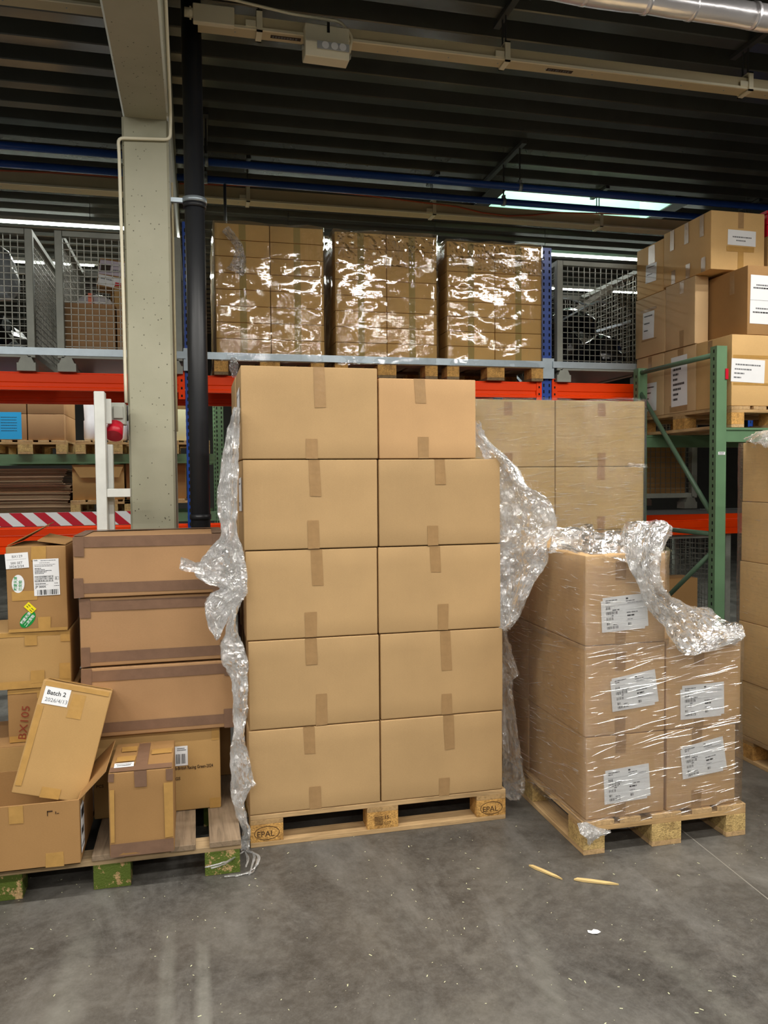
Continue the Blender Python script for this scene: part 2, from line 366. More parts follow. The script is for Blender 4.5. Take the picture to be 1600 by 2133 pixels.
def soft_box_bm(w, d, h, r=0.004, n=5, dent=0.0015, seed=0, skip_top=False):
    """a box with rounded edges and very slightly dented faces, base at z = 0"""
    def axis(L):
        h2 = L / 2; inner = [(-h2 + r) + (L - 2*r) * i / n for i in range(n + 1)]
        return [-h2, -h2 + 0.35*r] + inner + [h2 - 0.35*r, h2]
    X, Y, Z = axis(w), axis(d), axis(h); bm = bmesh.new(); cache = {}
    rnd = random.Random(seed); off = Vector((rnd.random()*50, rnd.random()*50, rnd.random()*50))
    def vert(p):
        k = tuple(round(c, 5) for c in p)
        if k in cache: return cache[k]
        P = Vector(p); q = Vector((max(-w/2+r, min(w/2-r, P.x)), max(-d/2+r, min(d/2-r, P.y)), max(-h/2+r, min(h/2-r, P.z))))
        dd = P - q
        if dd.length > 1e-7: dd = dd.normalized() * r
        Q = q + dd
        edge = min(1.0, min(sorted([w/2-abs(P.x), d/2-abs(P.y), h/2-abs(P.z)])[1:]) / 0.05)
        if dent and edge > 0:
            nn = dd.normalized() if dd.length > 1e-7 else Vector((0, 0, 0))
            Q -= nn * dent * edge * (0.5 + noise.noise(Q * 6 + off))
        if dent > 0.0025: Q += Vector((noise.noise(Q*4+off), noise.noise(Q*4+off*2), noise.noise(Q*4+off*3))) * dent * 0.6
        Q.z += h / 2
        cache[k] = bm.verts.new(Q); return cache[k]
    def grid(A, B, mk):
        for i in range(len(A)-1):
            for j in range(len(B)-1):
                f = bm.faces.new([vert(mk(A[i], B[j])), vert(mk(A[i+1], B[j])), vert(mk(A[i+1], B[j+1])), vert(mk(A[i], B[j+1]))]); f.smooth = True
    grid(X, Y, lambda a, b: (a, b, -h/2))
    if not skip_top: grid(X, Y, lambda a, b: (a, b, h/2))
    grid(X, Z, lambda a, b: (a, -d/2, b)); grid(X, Z, lambda a, b: (a, d/2, b))
    grid(Y, Z, lambda a, b: (-w/2, a, b)); grid(Y, Z, lambda a, b: (w/2, a, b))
    bmesh.ops.recalc_face_normals(bm, faces=bm.faces[:])
    return bm

def face_frame(face, w, d, h, off):
    """matrix from (u right, v up, n out) on a face to the box's own space; u=0 at the face centre, v=0 at its base"""
    F = {'front': ((1,0,0), (0,0,1), (0,-1,0), (0,-d/2-off,0)), 'left': ((0,-1,0), (0,0,1), (-1,0,0), (-w/2-off,0,0)),
         'right': ((0,1,0), (0,0,1), (1,0,0), (w/2+off,0,0)), 'top': ((1,0,0), (0,1,0), (0,0,1), (0,0,h+off))}[face]
    m = Matrix((F[0], F[1], F[2])).transposed().to_4x4(); m.translation = Vector(F[3]); return m

TXT = {}
def text_polys(s, bold=False):
    key = (s, bold)
    if key in TXT: return TXT[key]
    cu = bpy.data.curves.new('t', 'FONT'); cu.body = s; cu.size = 1.0; cu.align_x = 'LEFT'; cu.resolution_u = 2
    if bold: cu.offset = 0.018
    o = bpy.data.objects.new('t', cu); COL.objects.link(o)
    dg = bpy.context.evaluated_depsgraph_get(); ev = o.evaluated_get(dg); me = ev.to_mesh()
    vs = [v.co.copy() for v in me.vertices]; fs = [tuple(p.vertices) for p in me.polygons]
    ev.to_mesh_clear(); bpy.data.objects.remove(o); bpy.data.curves.remove(cu)
    if not vs: return ([], [], 0)
    x0 = min(v.x for v in vs); x1 = max(v.x for v in vs)
    TXT[key] = ([Vector((v.x - x0, v.y, 0)) for v in vs], fs, x1 - x0); return TXT[key]
def put_text(mb, s, x, y, size, z, mat, mi=1, align='l', bold=False, width=None, rot=0):
    vs, fs, tw = text_polys(s, bold)
    if not vs: return
    sx = size if width is None else width / tw
    ox = {'l': 0, 'c': -tw*sx/2, 'r': -tw*sx}[align]
    rm = Matrix.Rotation(rot, 4, 'Z')
    V = [mb.bm.verts.new(mat @ (Vector((x, y, z)) + (rm @ Vector((v.x*sx + ox, v.y*size, 0))))) for v in vs]
    for f in fs:
        try: mb.bm.faces.new([V[i] for i in f]).material_index = mi
        except ValueError: pass

def sheet(parent, name, face, dims, cx, cy, w, h, rot=0, items=(), mats=('paper', 'ink', 'ink_grey'), off=0.0012, label=None, thick=0.0005, outline=None):
    off = max(off, 0.001 + 0.00035 * (1 + sum(1 for c in parent.children if c.name.startswith('tape')))) + 0.0004 * sum(1 for c in parent.children if 'label' in c.name)
    """a paper label stuck on a face; items are drawn in 0..1 label coordinates"""
    m = face_frame(face, *dims, off) @ Matrix.Translation((cx, cy, 0)) @ Matrix.Rotation(rot, 4, 'Z')
    mb = MB()
    if outline == 'oval':
        mb.bm.faces.new([mb.bm.verts.new(m @ Vector((w/2*math.cos(a*math.pi/16), h/2*math.sin(a*math.pi/16), thick))) for a in range(32)])
    else:
        mb.box((-w/2, -h/2, 0), (w/2, h/2, thick), 0, m)
    z = thick + 0.0004
    for it in items:
        k = it[0]
        if k == 'r':
            _, x, y, ww, hh, mi = it; x = (x-.5)*w; y = (y-.5)*h
            mb.face([m @ Vector(p) for p in ((x, y, z), (x+ww*w, y, z), (x+ww*w, y+hh*h, z), (x, y+hh*h, z))], mi)
        elif k == 'bars':
            _, x, y, ww, hh, n, mi = it; rn = random.Random(n); X = x
            while X < x + ww:
                a = ww / n * rn.choice((0.5, 0.5, 1.0, 1.4)); a = min(a, x + ww - X)
                mb.face([m @ Vector(((px-.5)*w, (py-.5)*h, z)) for px, py in ((X, y), (X+a, y), (X+a, y+hh), (X, y+hh))], mi)
                X += a + ww / n * rn.choice((0.5, 0.9, 1.3))
        elif k == 'words':
            _, x, y, ww, hh, n, mi = it; rn = random.Random(n); X = x
            while X < x + ww - 0.01:
                a = min(rn.uniform(0.03, 0.10), x + ww - X)
                mb.face([m @ Vector(((px-.5)*w, (py-.5)*h, z)) for px, py in ((X, y), (X+a, y), (X+a, y+hh), (X, y+hh))], mi); X += a + 0.012
        elif k == 't':
            _, s, x, y, size, mi, al = it[:7]
            put_text(mb, s, (x-.5)*w, (y-.5)*h, size, z, m, mi, al, bold=len(it) > 7 and it[7])
    o = mb.build(name, list(mats), parent)
    if label: o['label'] = label
    return o

def strip(parent, face, dims, u0, v0, u1, v1, mat='tape', name='tape_strip', off=0.0006, wrap=0.0, skew=0.0, label=None):
    """a strip of packing tape on a face; wrap carries it round the top edge"""
    off = off + 0.00035 * sum(1 for c in parent.children if c.name.startswith('tape'))
    m = face_frame(face, *dims, off); mb = MB(); t = 0.0004
    rn = random.Random(int(u0*1e4) + int(v1*1e4)); j = lambda: rn.uniform(-0.002, 0.002)
    P = [(u0+j(), v0+j()), (u1+j(), v0+j()), (u1+skew+j(), v1), (u0+skew+j(), v1)]
    lo = [mb.bm.verts.new(m @ Vector((x, y, 0))) for x, y in P]; hi = [mb.bm.verts.new(m @ Vector((x, y, t))) for x, y in P]
    mb.bm.faces.new(hi); 
    for i in range(4): mb.bm.faces.new((lo[i], lo[(i+1)%4], hi[(i+1)%4], hi[i]))
    if wrap and face in ('front', 'left'):
        w, d, h = dims; mt = face_frame('top', w, d, h, off)
        if face == 'front': Q = [(u0+skew, -d/2), (u1+skew, -d/2), (u1+skew, -d/2+wrap), (u0+skew, -d/2+wrap)]
        else: Q = [(-w/2, -u0-skew), (-w/2, -u1-skew), (-w/2+wrap, -u1-skew), (-w/2+wrap, -u0-skew)]
        mb.bm.faces.new([mb.bm.verts.new(mt @ Vector((x, y, t))) for x, y in Q])
    o = mb.build(name, mat, parent)
    if label: o['label'] = label
    return o

def carton(x0, x1, y0, y1, z0, z1, label, group=None, mat='kraft', rz=0, tapes=(), r=0.004, dent=0.0015, plain=False, rot=None, name='cardboard_box', n=5):
    w, d, h = x1-x0, y1-y0, z1-z0; loc = ((x0+x1)/2, (y0+y1)/2, z0)
    bm = soft_box_bm(w, d, h, r, n, dent, seed=int(abs(x0*1000)+abs(z0*777)+abs(y0*333)))
    me = bpy.data.meshes.new('carton_body'); bm.to_mesh(me); bm.free()
    if plain:
        o = link(name, me, None, [mat]); o.location = loc; o.rotation_euler = rot or (0, 0, rz)
        return tag(o, label, 'box', group), (w, d, h)
    o = root(name, loc, rz, label, 'box', group, rot)
    link('carton_body', me, o, [mat])
    for tp in tapes:
        kw = tp[-1] if isinstance(tp[-1], dict) else {}
        a = tp[:-1] if kw else tp
        strip(o, a[0], (w, d, h), *a[1:5], **({'mat': a[5]} if len(a) > 5 else {}), **kw)
    return o, (w, d, h)

# ------------------------------------------------------------------ plastic film
def catmull(P, n):
    out = []
    for i in range(len(P)-1):
        p0 = P[max(i-1, 0)]; p1 = P[i]; p2 = P[i+1]; p3 = P[min(i+2, len(P)-1)]
        for k in range(n):
            t = k/n
            out.append(0.5*((2*p1) + (p2-p0)*t + (2*p0-5*p1+4*p2-p3)*t*t + (3*p1-p0-3*p2+p3)*t*t*t))
    out.append(P[-1].copy()); return out
def ridged(p): return 1 - 2*abs(noise.noise(p))
def film(name, rows, cell=0.010, amp=0.02, seed=1, mat='film_loose', label=None, cat='plastic film', group=None, parent=None, layers=2, folds=0, foldamp=0.0, fine=0.35, edge=0.006, side=None, crk=0.0035, creases=None):
    L = [Vector(a) for a, b in rows]; Rr = [Vector(b) for a, b in rows]
    ln = sum((((L[i+1]+Rr[i+1]) - (L[i]+Rr[i]))/2).length for i in range(len(L)-1))
    sub = max(2, int(ln / (len(L)-1) / cell)); Ls, Rs = catmull(L, sub), catmull(Rr, sub)
    wmax = max((a-b).length for a, b in zip(Ls, Rs)); nc = max(4, int(wmax / cell))
    bm = bmesh.new(); rc_ = random.Random(seed)
    for ly in range(layers):
        off = Vector((seed*3.7 + ly*11.3, seed*1.3, ly*5.1)); G = []
        for i in range(len(Ls)):
            j0 = max(i-1, 0); j1 = min(i+1, len(Ls)-1)
            run = (Ls[j1]+Rs[j1]) - (Ls[j0]+Rs[j0]); ac = Rs[i] - Ls[i]
            nrm = side.copy() if side else ac.cross(run)
            if nrm.length < 1e-8: nrm = Vector((0, -1, 0))
            nrm.normalize(); row = []
            for k in range(nc+1):
                u = k/nc; p = Ls[i].lerp(Rs[i], u)
                e = min(u, 1-u)*2
                dsp = amp*(ridged(p*9+off) - 0.3) + amp*fine*ridged(p*27+off) + amp*fine*0.75*ridged(p*58+off)
                if folds: dsp += foldamp*math.sin(u*math.pi*2*folds + 3*noise.noise(p*3+off))
                dsp *= 0.45 + 0.55*min(1, e*3)
                jit = Vector((noise.noise(p*22+off), 0, noise.noise(p*22-off))) * edge * (1.5 if k in (0, nc) else 0.6)
                row.append(bm.verts.new(p + nrm*(dsp + ly*amp*0.5 + rc_.uniform(-crk, crk)) + jit + Vector((rc_.uniform(-crk, crk), 0, rc_.uniform(-crk, crk)))*.5))
            G.append(row)
        for i in range(len(G)-1):
            for k in range(nc):
                a, b2, c, d = G[i][k], G[i][k+1], G[i+1][k+1], G[i+1][k]
                if (i+k) % 2: bm.faces.new((a, b2, c)); bm.faces.new((a, c, d))
                else: bm.faces.new((a, b2, d)); bm.faces.new((b2, c, d))
        # sharp white creases running over the front layer
        nr = len(G); cnt = int((nr*nc) * (0.10 if creases is None else creases))
        for _ in range(cnt):
            i, k = rc_.randrange(nr), rc_.randrange(nc+1); di, dk = rc_.choice(((1, 0), (1, 1), (1, -1), (0, 1), (1, 0), (2, 1), (2, -1))); prev = None
            w2 = rc_.uniform(.0004, .0013)
            for q in range(rc_.randrange(2, 6)):
                ii, kk = i+di*q, k+dk*q
                if not (0 <= ii < nr and 0 <= kk <= nc): break
                c = G[ii][kk].co + Vector((rc_.uniform(-.003, .003), -.0025, rc_.uniform(-.003, .003))); wv = Vector((w2, 0, 0)) if di else Vector((0, 0, w2))
                rw = [bm.verts.new(c-wv), bm.verts.new(c+Vector((0, -w2, w2*.4))), bm.verts.new(c+wv)]
                if prev:
                    for m2 in (0, 1): bm.faces.new((prev[m2], prev[m2+1], rw[m2+1], rw[m2])).material_index = 1
                prev = rw
    me = bpy.data.meshes.new(name); bm.to_mesh(me); bm.free()
    o = link(name, me, parent, [mat, 'film_crease'])
    if label: tag(o, label, cat, group)
    return o

def wrap(name, path, z0, z1, mat, label, group=None, closed=True, off=0.007, cell=0.03, amp=0.003, seed=0, top=False, lo_flare=0.0, parent=None, streaks=0, ang=8, smax=0.3, skip=()):
    """film wound round a stack: path = corner points anticlockwise seen from above"""
    P = [Vector((x, y, 0)) for x, y in path]; n = len(P); pts = []
    rng = range(n) if closed else range(n-1)
    for i in rng:
        a, b2 = P[i], P[(i+1) % n]; k = max(1, int((b2-a).length / cell))
        d = (b2-a).normalized(); nn = Vector((d.y, -d.x, 0))
        for j in range(k + (0 if closed or i < n-2 else 1)):
            q = a.lerp(b2, j/k)
            if j == 0 and (closed or i > 0):
                pd = (a - P[i-1]).normalized(); pn = Vector((pd.y, -pd.x, 0)); nv = (nn+pn).normalized()*1.1
            else: nv = nn
            pts.append((q, nv))
    nzr = max(2, int((z1-z0)/cell)); bm = bmesh.new(); G = []
    for r_ in range(nzr+1):
        z = z0 + (z1-z0)*r_/nzr; row = []
        for q, nv in pts:
            p = Vector((q.x, q.y, z)); s = Vector((seed*2.1, seed, 0))
            dsp = off + amp*(1+ridged(Vector((p.x*5, p.y*5, p.z*40))+s))*0.5 + amp*noise.noise(p*8+s)
            if lo_flare and r_ == 0: dsp += lo_flare
            zz = z + (0.02*noise.noise(p*7+s) if r_ in (0, nzr) else 0)
            row.append(bm.verts.new((p.x+nv.x*dsp, p.y+nv.y*dsp, zz)))
        G.append(row)
    m_ = len(pts)
    for r_ in range(nzr):
        for k in range(m_ if closed else m_-1):
            f = bm.faces.new((G[r_][k], G[r_][(k+1) % m_], G[r_+1][(k+1) % m_], G[r_+1][k])); f.smooth = True
    if top:
        try: bm.faces.new(G[-1])
        except ValueError: pass
    # fine creases pulled into the film: little tents that catch the lamps
    rn = random.Random(seed*17+3); segs = [(P[i], P[(i+1) % n]) for i in rng if i not in skip]; tot = sum((b2-a).length for a, b2 in segs)
    for _ in range(streaks):
        q = rn.uniform(0, tot)
        for a, b2 in segs:
            l_ = (b2-a).length
            if q <= l_: break
            q -= l_
        d = (b2-a).normalized(); nn = Vector((d.y, -d.x, 0))
        ln = min(smax, rn.expovariate(1/(smax*.33))+.02); th = R(rn.gauss(ang, 5)); w2 = rn.uniform(.0006, .0021)
        zc = rn.uniform(z0+.02, z1-.02); k = max(3, int(ln/.03)); prev = None
        for j in range(k+1):
            t = j/k-.5; u = q + t*ln*math.cos(th); z = zc + t*ln*math.sin(th) + .004*noise.noise(Vector((u*9, zc*9, seed)))
            if not (0.004 < u < l_-.004 and z0 < z < z1): prev = None; continue
            ww = w2*(1-abs(2*t))**.5+.0002; base = a+d*u; o1 = nn*(off+amp+.002); o2 = nn*(off+amp+.002+ww*1.1)
            row = [bm.verts.new((base.x+o1.x, base.y+o1.y, z+ww)), bm.verts.new((base.x+o2.x, base.y+o2.y, z)), bm.verts.new((base.x+o1.x, base.y+o1.y, z-ww))]
            if prev:
                for m2 in (0, 1):
                    f = bm.faces.new((prev[m2], prev[m2+1], row[m2+1], row[m2])); f.material_index = 1
            prev = row
    me = bpy.data.meshes.new(name); bm.to_mesh(me); bm.free()
    o = link(name, me, parent, [mat, 'film_crease'])
    if label: tag(o, label, 'plastic film', group)
    return o

def blob(name, c, size, mat, seed=0, parent=None, amp=0.25, n=3):
    bm = bmesh.new(); bmesh.ops.create_icosphere(bm, subdivisions=n, radius=1.0)
    for v in bm.verts:
        d = v.co.normalized(); k = 1 + amp*noise.noise(d*1.6+Vector((seed, 0, 0))) + amp*0.35*ridged(d*5+Vector((seed, 3, 0)))
        if d.z < -0.45: k *= 0.45/abs(d.z)
        v.co = Vector((d.x*size[0], d.y*size[1], d.z*size[2]))*k
    for f in bm.faces: f.smooth = n > 3
    me = bpy.data.meshes.new(name); bm.to_mesh(me); bm.free()
    o = link(name, me, parent, [mat]); o.location = c; return o

# ------------------------------------------------------------------ pallets
def pallet(x0, y0, z0, along, label, group=None, mw=('wood_x', 'wood_y'), mb_='block', marks=False, group_rz=0, L=1.2, W=0.8, rz=0):
    """euro pallet with its low corner at x0,y0; along = 'x' or 'y' is the 1.2 m side"""
    cx = x0 + (L if along == 'x' else W)/2; cy = y0 + (W if along == 'x' else L)/2
    o = root('pallet', (cx, cy, z0), (0 if along == 'x' else math.pi/2) + rz, label, 'pallet', group)
    ml, ms = mw
    def pc(nm, a, b, mt):
        c = MB(); c.box(a, b); return c.build(nm, mt, o, bevel=0.0015)
    hw = W/2; hl = L/2
    for yy, wd in ((-hw, .1), (-.0725, .145), (hw-.1, .1)): pc('bottom_board', (-hl, yy, 0), (hl, yy+wd, .022), ml)
    for xx in (-hl, -.0725, hl-.145):
        for yy, wd in ((-hw, .1), (-.0725, .145), (hw-.1, .1)):
            bk = pc('block', (xx, yy, .022), (xx+.145, yy+wd, .1), mb_)
            if marks and yy == -hw:
                t2 = MB(); m = Matrix((Vector((1, 0, 0)), Vector((0, 0, 1)), Vector((0, -1, 0)))).transposed().to_4x4(); m.translation = Vector((xx+.0725, -hw-.001, .061))
                if abs(xx+.0725) > .1: 
                    put_text(t2, 'EPAL', -.042, -.016, .036, 0, m, 0, 'l')
                    for a in range(28):
                        p1, p2 = a*2*math.pi/28, (a+1)*2*math.pi/28
                        t2.face([m @ Vector((rx*math.cos(q), rr*math.sin(q), 0)) for q, rx, rr in ((p1, .056, .031), (p2, .056, .031), (p2, .0535, .0285), (p1, .0535, .0285))])
                else:
                    for a in range(6): t2.box((-.04, -.02+a*.007, 0), (.0, -.0175+a*.007, .0003), 0, m)
                    put_text(t2, 'I-07', .008, -.022, .02, 0, m, 0, 'l'); put_text(t2, '15', .012, .004, .022, 0, m, 0, 'l')
                t2.build('stamped_mark', 'ink_brown', bk)
        pc('stringer_board', (xx, -hw, .1), (xx+.145, hw, .122), ms)
    for yy, wd in ((-hw, .145), (-.227, .1), (-.0725, .145), (.127, .1), (hw-.145, .145)): pc('deck_board', (-hl, yy, .122), (hl, yy+wd, .144), ml)
    return o

# ================================================================== THE HALL
f_ = MB(); f_.box((-12, -9, -0.2), (14, 16, 0.0)); tag(f_.build('floor', 'floor'), kind='structure')
for nm, a, b in (('wall_back', (-12, 15.8, 0), (14, 16, 5.2)), ('wall_left', (-12, -9, 0), (-11.8, 15.8, 5.2)), ('wall_right', (13.8, -9, 0), (14, 15.8, 5.2)), ('wall_front', (-12, -9, 0), (14, -8.8, 5.2))):
    w_ = MB(); w_.box(a, b); tag(w_.build(nm, 'wall'), kind='structure')
# joint running across the floor on the right
p0 = (2.136, 3.075, 0.0); p1 = (2.106, 2.548, 0.0)
j_ = MB(); d_ = (Vector(p1)-Vector(p0)); a_ = Vector(p0) - d_*1.5; b_ = Vector(p1) + d_*3
j_.bar((a_.x, a_.y, 0.0), (b_.x, b_.y, 0.0), 0.005, 0.002); tag(j_.build('trim_1', 'paper'), kind='structure'); bpy.data.objects['trim_1'].data.materials[0] = MT['trim_grey']

# trapezoidal steel roof deck, ribs along the racks, with the roof-light opening left out
PITCH = 0.31; ZB = 4.40; DH = 0.15
HX0, HX1 = 2.98, 4.80; HY0 = 7.375; HY1 = HY0 + 3*PITCH
d_ = MB()
def deck_run(x0, x1, i0, i1):
    yb = 5.45
    for i in range(i0, i1):
        y = yb + (i)*PITCH
        # one rib: bottom flange, slope, top flange, slope
        pr = [(y, ZB+.006), (y+.007, ZB), (y+0.108, ZB), (y+0.115, ZB+.006), (y+0.15, ZB+DH), (y+0.275, ZB+DH), (y+PITCH, ZB+.006)]
        for (ya, za), (yb2, zb2) in zip(pr[:-1], pr[1:]):
            d_.face([(x0, ya, za), (x1, ya, za), (x1, yb2, zb2), (x0, yb2, zb2)])
i_h = int(round((HY0 - 5.45)/PITCH)); 
deck_run(-12, 14, -47, i_h); deck_run(-12, HX0, i_h, i_h+2); deck_run(HX1, 14, i_h, i_h+2); deck_run(-12, 14, i_h+2, 33)
tag(d_.build('ceiling', 'deck'), kind='structure')
yh0 = 5.45 + i_h*PITCH; yh1 = yh0 + 2*PITCH
r_ = MB(); r_.box((-12, -9, ZB+DH+0.02), (14, yh0-.1, ZB+DH+0.1)); r_.box((-12, yh1+.1, ZB+DH+0.02), (14, 16, ZB+DH+0.1))
r_.box((-12, yh0-.1, ZB+DH+0.02), (HX0-.1, yh1+.1, ZB+DH+0.1)); r_.box((HX1+.1, yh0-.1, ZB+DH+0.02), (14, yh1+.1, ZB+DH+0.1))
tag(r_.build('ceiling', 'wall'), kind='structure')
sk = root('roof_light', ((HX0+HX1)/2, (yh0+yh1)/2, ZB), 0, 'rectangular roof light opening in the ribbed ceiling, letting in pale green daylight', 'skylight')
cx, cy = sk.location.x, sk.location.y
s_ = MB(); w2, d2 = (HX1-HX0)/2, (yh1-yh0)/2
for a, b in (((-w2, d2, 0), (w2, d2+.02, .62)), ((-w2, -d2-.02, 0), (w2, -d2, .62)), ((-w2-.02, -d2-.02, 0), (-w2, d2+.02, .62)), ((w2, -d2-.02, 0), (w2+.02, d2+.02, .62))): s_.box(a, b)
s_.build('shaft', 'shaft', sk)
s_ = MB(); s_.box((-w2, -d2, .60), (w2, d2, .62)); s_.build('dome', 'daylight', sk)
s_ = MB()
for a, b in (((-w2-.16, d2, -.012), (w2+.16, d2+.10, 0)), ((-w2-.16, -d2-.14, -.012), (w2+.16, -d2, 0)), ((-w2-.16, -d2, -.012), (-w2, d2, 0)), ((w2, -d2, -.012), (w2+.16, d2, 0))): s_.box(a, b)
s_.build('frame', 'dark_steel', sk)

# concrete column and the beam it carries
c_ = MB(); c_.prism([(-.352, 4.612), (-.34, 4.60), (-.118, 4.60), (-.106, 4.612), (-.106, 5.20), (-.352, 5.20)], 0, 3.60, axis='z')
tag(c_.build('concrete_column', 'concrete'), 'grey painted concrete column with a conduit across its top', 'column')
c_ = MB(); c_.prism([(-.345, 3.61), (-.335, 3.60), (-.113, 3.60), (-.103, 3.61), (-.103, 4.395), (-.345, 4.395)], -8.8, 15.8, axis='y')
bm_ = c_.build('concrete_beam', 'concrete'); tag(bm_, 'wide concrete roof beam resting on the grey column and running overhead', 'beam')

# ------------------------------------------------------------------ pipes, cables, trunking
def pipe(name, pts, r, mat, label, cat='pipe', group=None, n=16):
    b = MB(); b.tube(pts, r, n); return tag(b.build(name, mat), label, cat, group)
dp = root('downpipe', (0.028, 4.68, 0), 0, 'black rainwater downpipe standing right beside the grey column', 'pipe')
b = MB(); b.tube([(0, 0, 0.0), (0, 0, 4.395)], .0555, 28); b.build('pipe_run', 'black_pipe', dp)
zc = 3.169
b = MB(); b.tube([(0, 0, zc-.012), (0, 0, zc+.012)], .064, 28); b.build('socket_collar', 'black_pipe', dp)
b = MB(); b.tube([(0, 0, zc+.014), (0, 0, zc+.042)], .068, 28); b.box((-.13, -.012, zc+.016), (-.06, .012, zc+.04)); b.build('pipe_clamp', 'galv', dp)
b = MB(); b.tube([(0, 0, 1.395), (0, 0, 1.425)], .0605, 28); b.build('socket_collar', 'black_pipe', dp)
# conduit on the column and beam
def conduit(pts, label, r=.009, mat='cream_light', name='conduit', cat='conduit'):
    b = MB(); P = [Vector(p) for p in pts]; Q = [P[0]]
    for i in range(1, len(P)-1):
        a = (P[i-1]-P[i]).normalized()*.03; c = (P[i+1]-P[i]).normalized()*.03
        for t in (0, .25, .5, .75, 1): Q.append((P[i]+a)*(1-t)**2 + P[i]*2*t*(1-t) + (P[i]+c)*t*t)
    Q.append(P[-1]); b.tube(Q, r, 8); return tag(b.build(name, mat), label, cat)
zt = 3.491
conduit([(-.092, 3.3, 4.25), (-.092, 4.585, 3.62), (-.096, 4.585, zt), (-.37, 4.585, zt-.015), (-.366, 4.585, zt-.09), (-.362, 4.59, 2.62), (-.362, 4.60, 2.2), (-.36, 4.59, 2.05)], 'thin cream conduit bent across the top of the grey column')
conduit([(-.094, 4.70, 3.3), (-.094, 4.70, 2.5), (-.094, 4.70, 1.9)], 'thin grey conduit running down the right side of the grey column', .006, 'cream')

def trunking(x0, x1, y, z, label, brackets, plates=(), h=.075, w=.085, cat='light trunking', hook=True):
    o = root('light_trunking', ((x0+x1)/2, y, z), 0, label, cat); hx = (x1-x0)/2; cx = (x0+x1)/2
    b = MB(); b.prism([(-w/2, 0), (w/2, 0), (w/2, h), (w/2-.012, h), (w/2-.012, h*.9), (-w/2+.012, h*.9), (-w/2+.012, h), (-w/2, h)], -hx, hx); b.build('trunking_body', 'cream', o)
    b = MB(); b.box((-hx, -w/2-.012, .0), (hx, -w/2, .014)); b.build('ledge', 'cream_light', o)
    b = MB(); x = -hx+.2
    while x < hx-.1:
        b.tube([(x, -.004, -.003), (x, -.004, 0)], .004, 6); x += .31
    b.build('screws', 'galv', o)
    for bx in brackets:
        k = MB(); k.box((bx-cx-.016, -w/2-.022, -.012), (bx-cx+.016, -w/2-.012, h+.03)); k.box((bx-cx-.016, -w/2-.022, -.012), (bx-cx+.016, w/2+.01, -.004)); k.box((bx-cx-.016, w/2, -.012), (bx-cx+.016, w/2+.01, h+.03)); k.box((bx-cx-.016, -w/2-.022, h+.022), (bx-cx+.016, w/2+.01, h+.03))
        kb = k.build('hanger_clip', 'cream_light', o)
        k = MB(); k.bar((bx-cx, -.03, h+.03), (bx-cx, -.03, ZB-z+.0), .006, .012); k.bar((bx-cx, .02, h+.03), (bx-cx, .02, ZB-z+.0), .006, .012); k.box((bx-cx-.02, -.2, ZB-z-.03), (bx-cx+.02, .12, ZB-z-.004)); k.build('hanger_rod', 'dark_steel', kb)
        k = MB(); k.box((bx-cx-.075, -w/2-.017, .012), (bx-cx-.02, -w/2-.012, .045)); k.build('joint_plate', 'cream_light', o)
    for px in plates:
        k = MB(); k.box((px-cx-.085, -.018, -.0015), (px-cx+.085, .012, 0)); pl = k.build('rating_plate', 'dark_card', o)
        k = MB(); rn = random.Random(int(px*10))
        for q in range(9): k.box((px-cx-.075+q*.016, -.012, -.0022), (px-cx-.075+q*.016+rn.uniform(.005, .012), .006, -.0015))
        k.build('print', 'ink_grey', pl)
    return o
TY = 4.57; TZ = 4.10
xb = [0.394, 1.854, 3.522]
trunking(0.063, 6.4, TY, TZ, 'long cream light trunking, nearest run, right of the column', xb, [0.544, 2.215])
k = root('feed_box', (0.147, TY-.065, TZ-.01), 0, 'cream electrical feed box on the left end of the near light trunking', 'junction box')
b = MB(); b.box((-.11, -.016, 0), (.11, .02, .10)); b.build('box_body', 'cream_light', k, bevel=.004)
b = MB(); b.tube([(-.11, 0, .05), (-.155, 0, .052)], .024, 12); b.tube([(-.118, 0, .05), (-.128, 0, .05)], .032, 6); b.build('cable_gland', 'cream_light', k)
trunking(-3.6, -.40, TY-.02, TZ+.01, 'cream light trunking in the top left corner, left of the concrete beam', [-1.1], ())
# emergency spot unit under the trunking
ex = 0.764; ez = 4.042
k = root('emergency_light', (ex, TY-.075, ez), R(2), 'cream emergency light unit with three small spot lamps under the near light trunking', 'lamp')
b = MB(); b.prism([(-.03, .01), (.05, .01), (.05, .10), (-.03, .10)], -.125, .125); b.build('gear_box', 'cream_light', k, bevel=.004)
b = MB(); b.prism([(-.045, -.085), (.045, -.085), (.055, -.07), (.055, .005), (-.05, .005), (-.06, -.012)], -.13, .12); b.build('spot_housing', 'cream_light', k, bevel=.003)
b = MB(); b.box((-.065, -.064, -.048), (.115, -.058, -.008)); lp = b.build('front_window', 'lens', k)
for i, x in enumerate((-.02, .032, .078)):
    b = MB(); b.tube([(x, -.068, -.028), (x, -.055, -.028)], [.020, .012], 18); b.build('spot_lamp', 'paper', k)
b = MB(); b.tube([(.13, 0, -.04), (.137, 0, -.04)], .014, 12); b.tube([(-.14, 0, -.02), (-.13, 0, -.02)], .014, 12); b.build('pivot', 'grey_plastic', k)
b = MB(); b.box((-.003, -.036, .06), (.012, -.03, .115)); b.build('clip', 'black_rubber', k)
conduit([(-0.086, 4.5, 4.2), (.0, 4.49, 4.225), (.25, 4.50, 4.235), (ex-.2, 4.50, 4.20), (ex+.08, 4.50, 4.19), (ex+.15, 4.50, 4.12), (ex+.13, 4.50, ez-.02)], 'cream cable looping over the near light trunking to the emergency light', .008, 'cream_light', 'power_cable', 'cable')
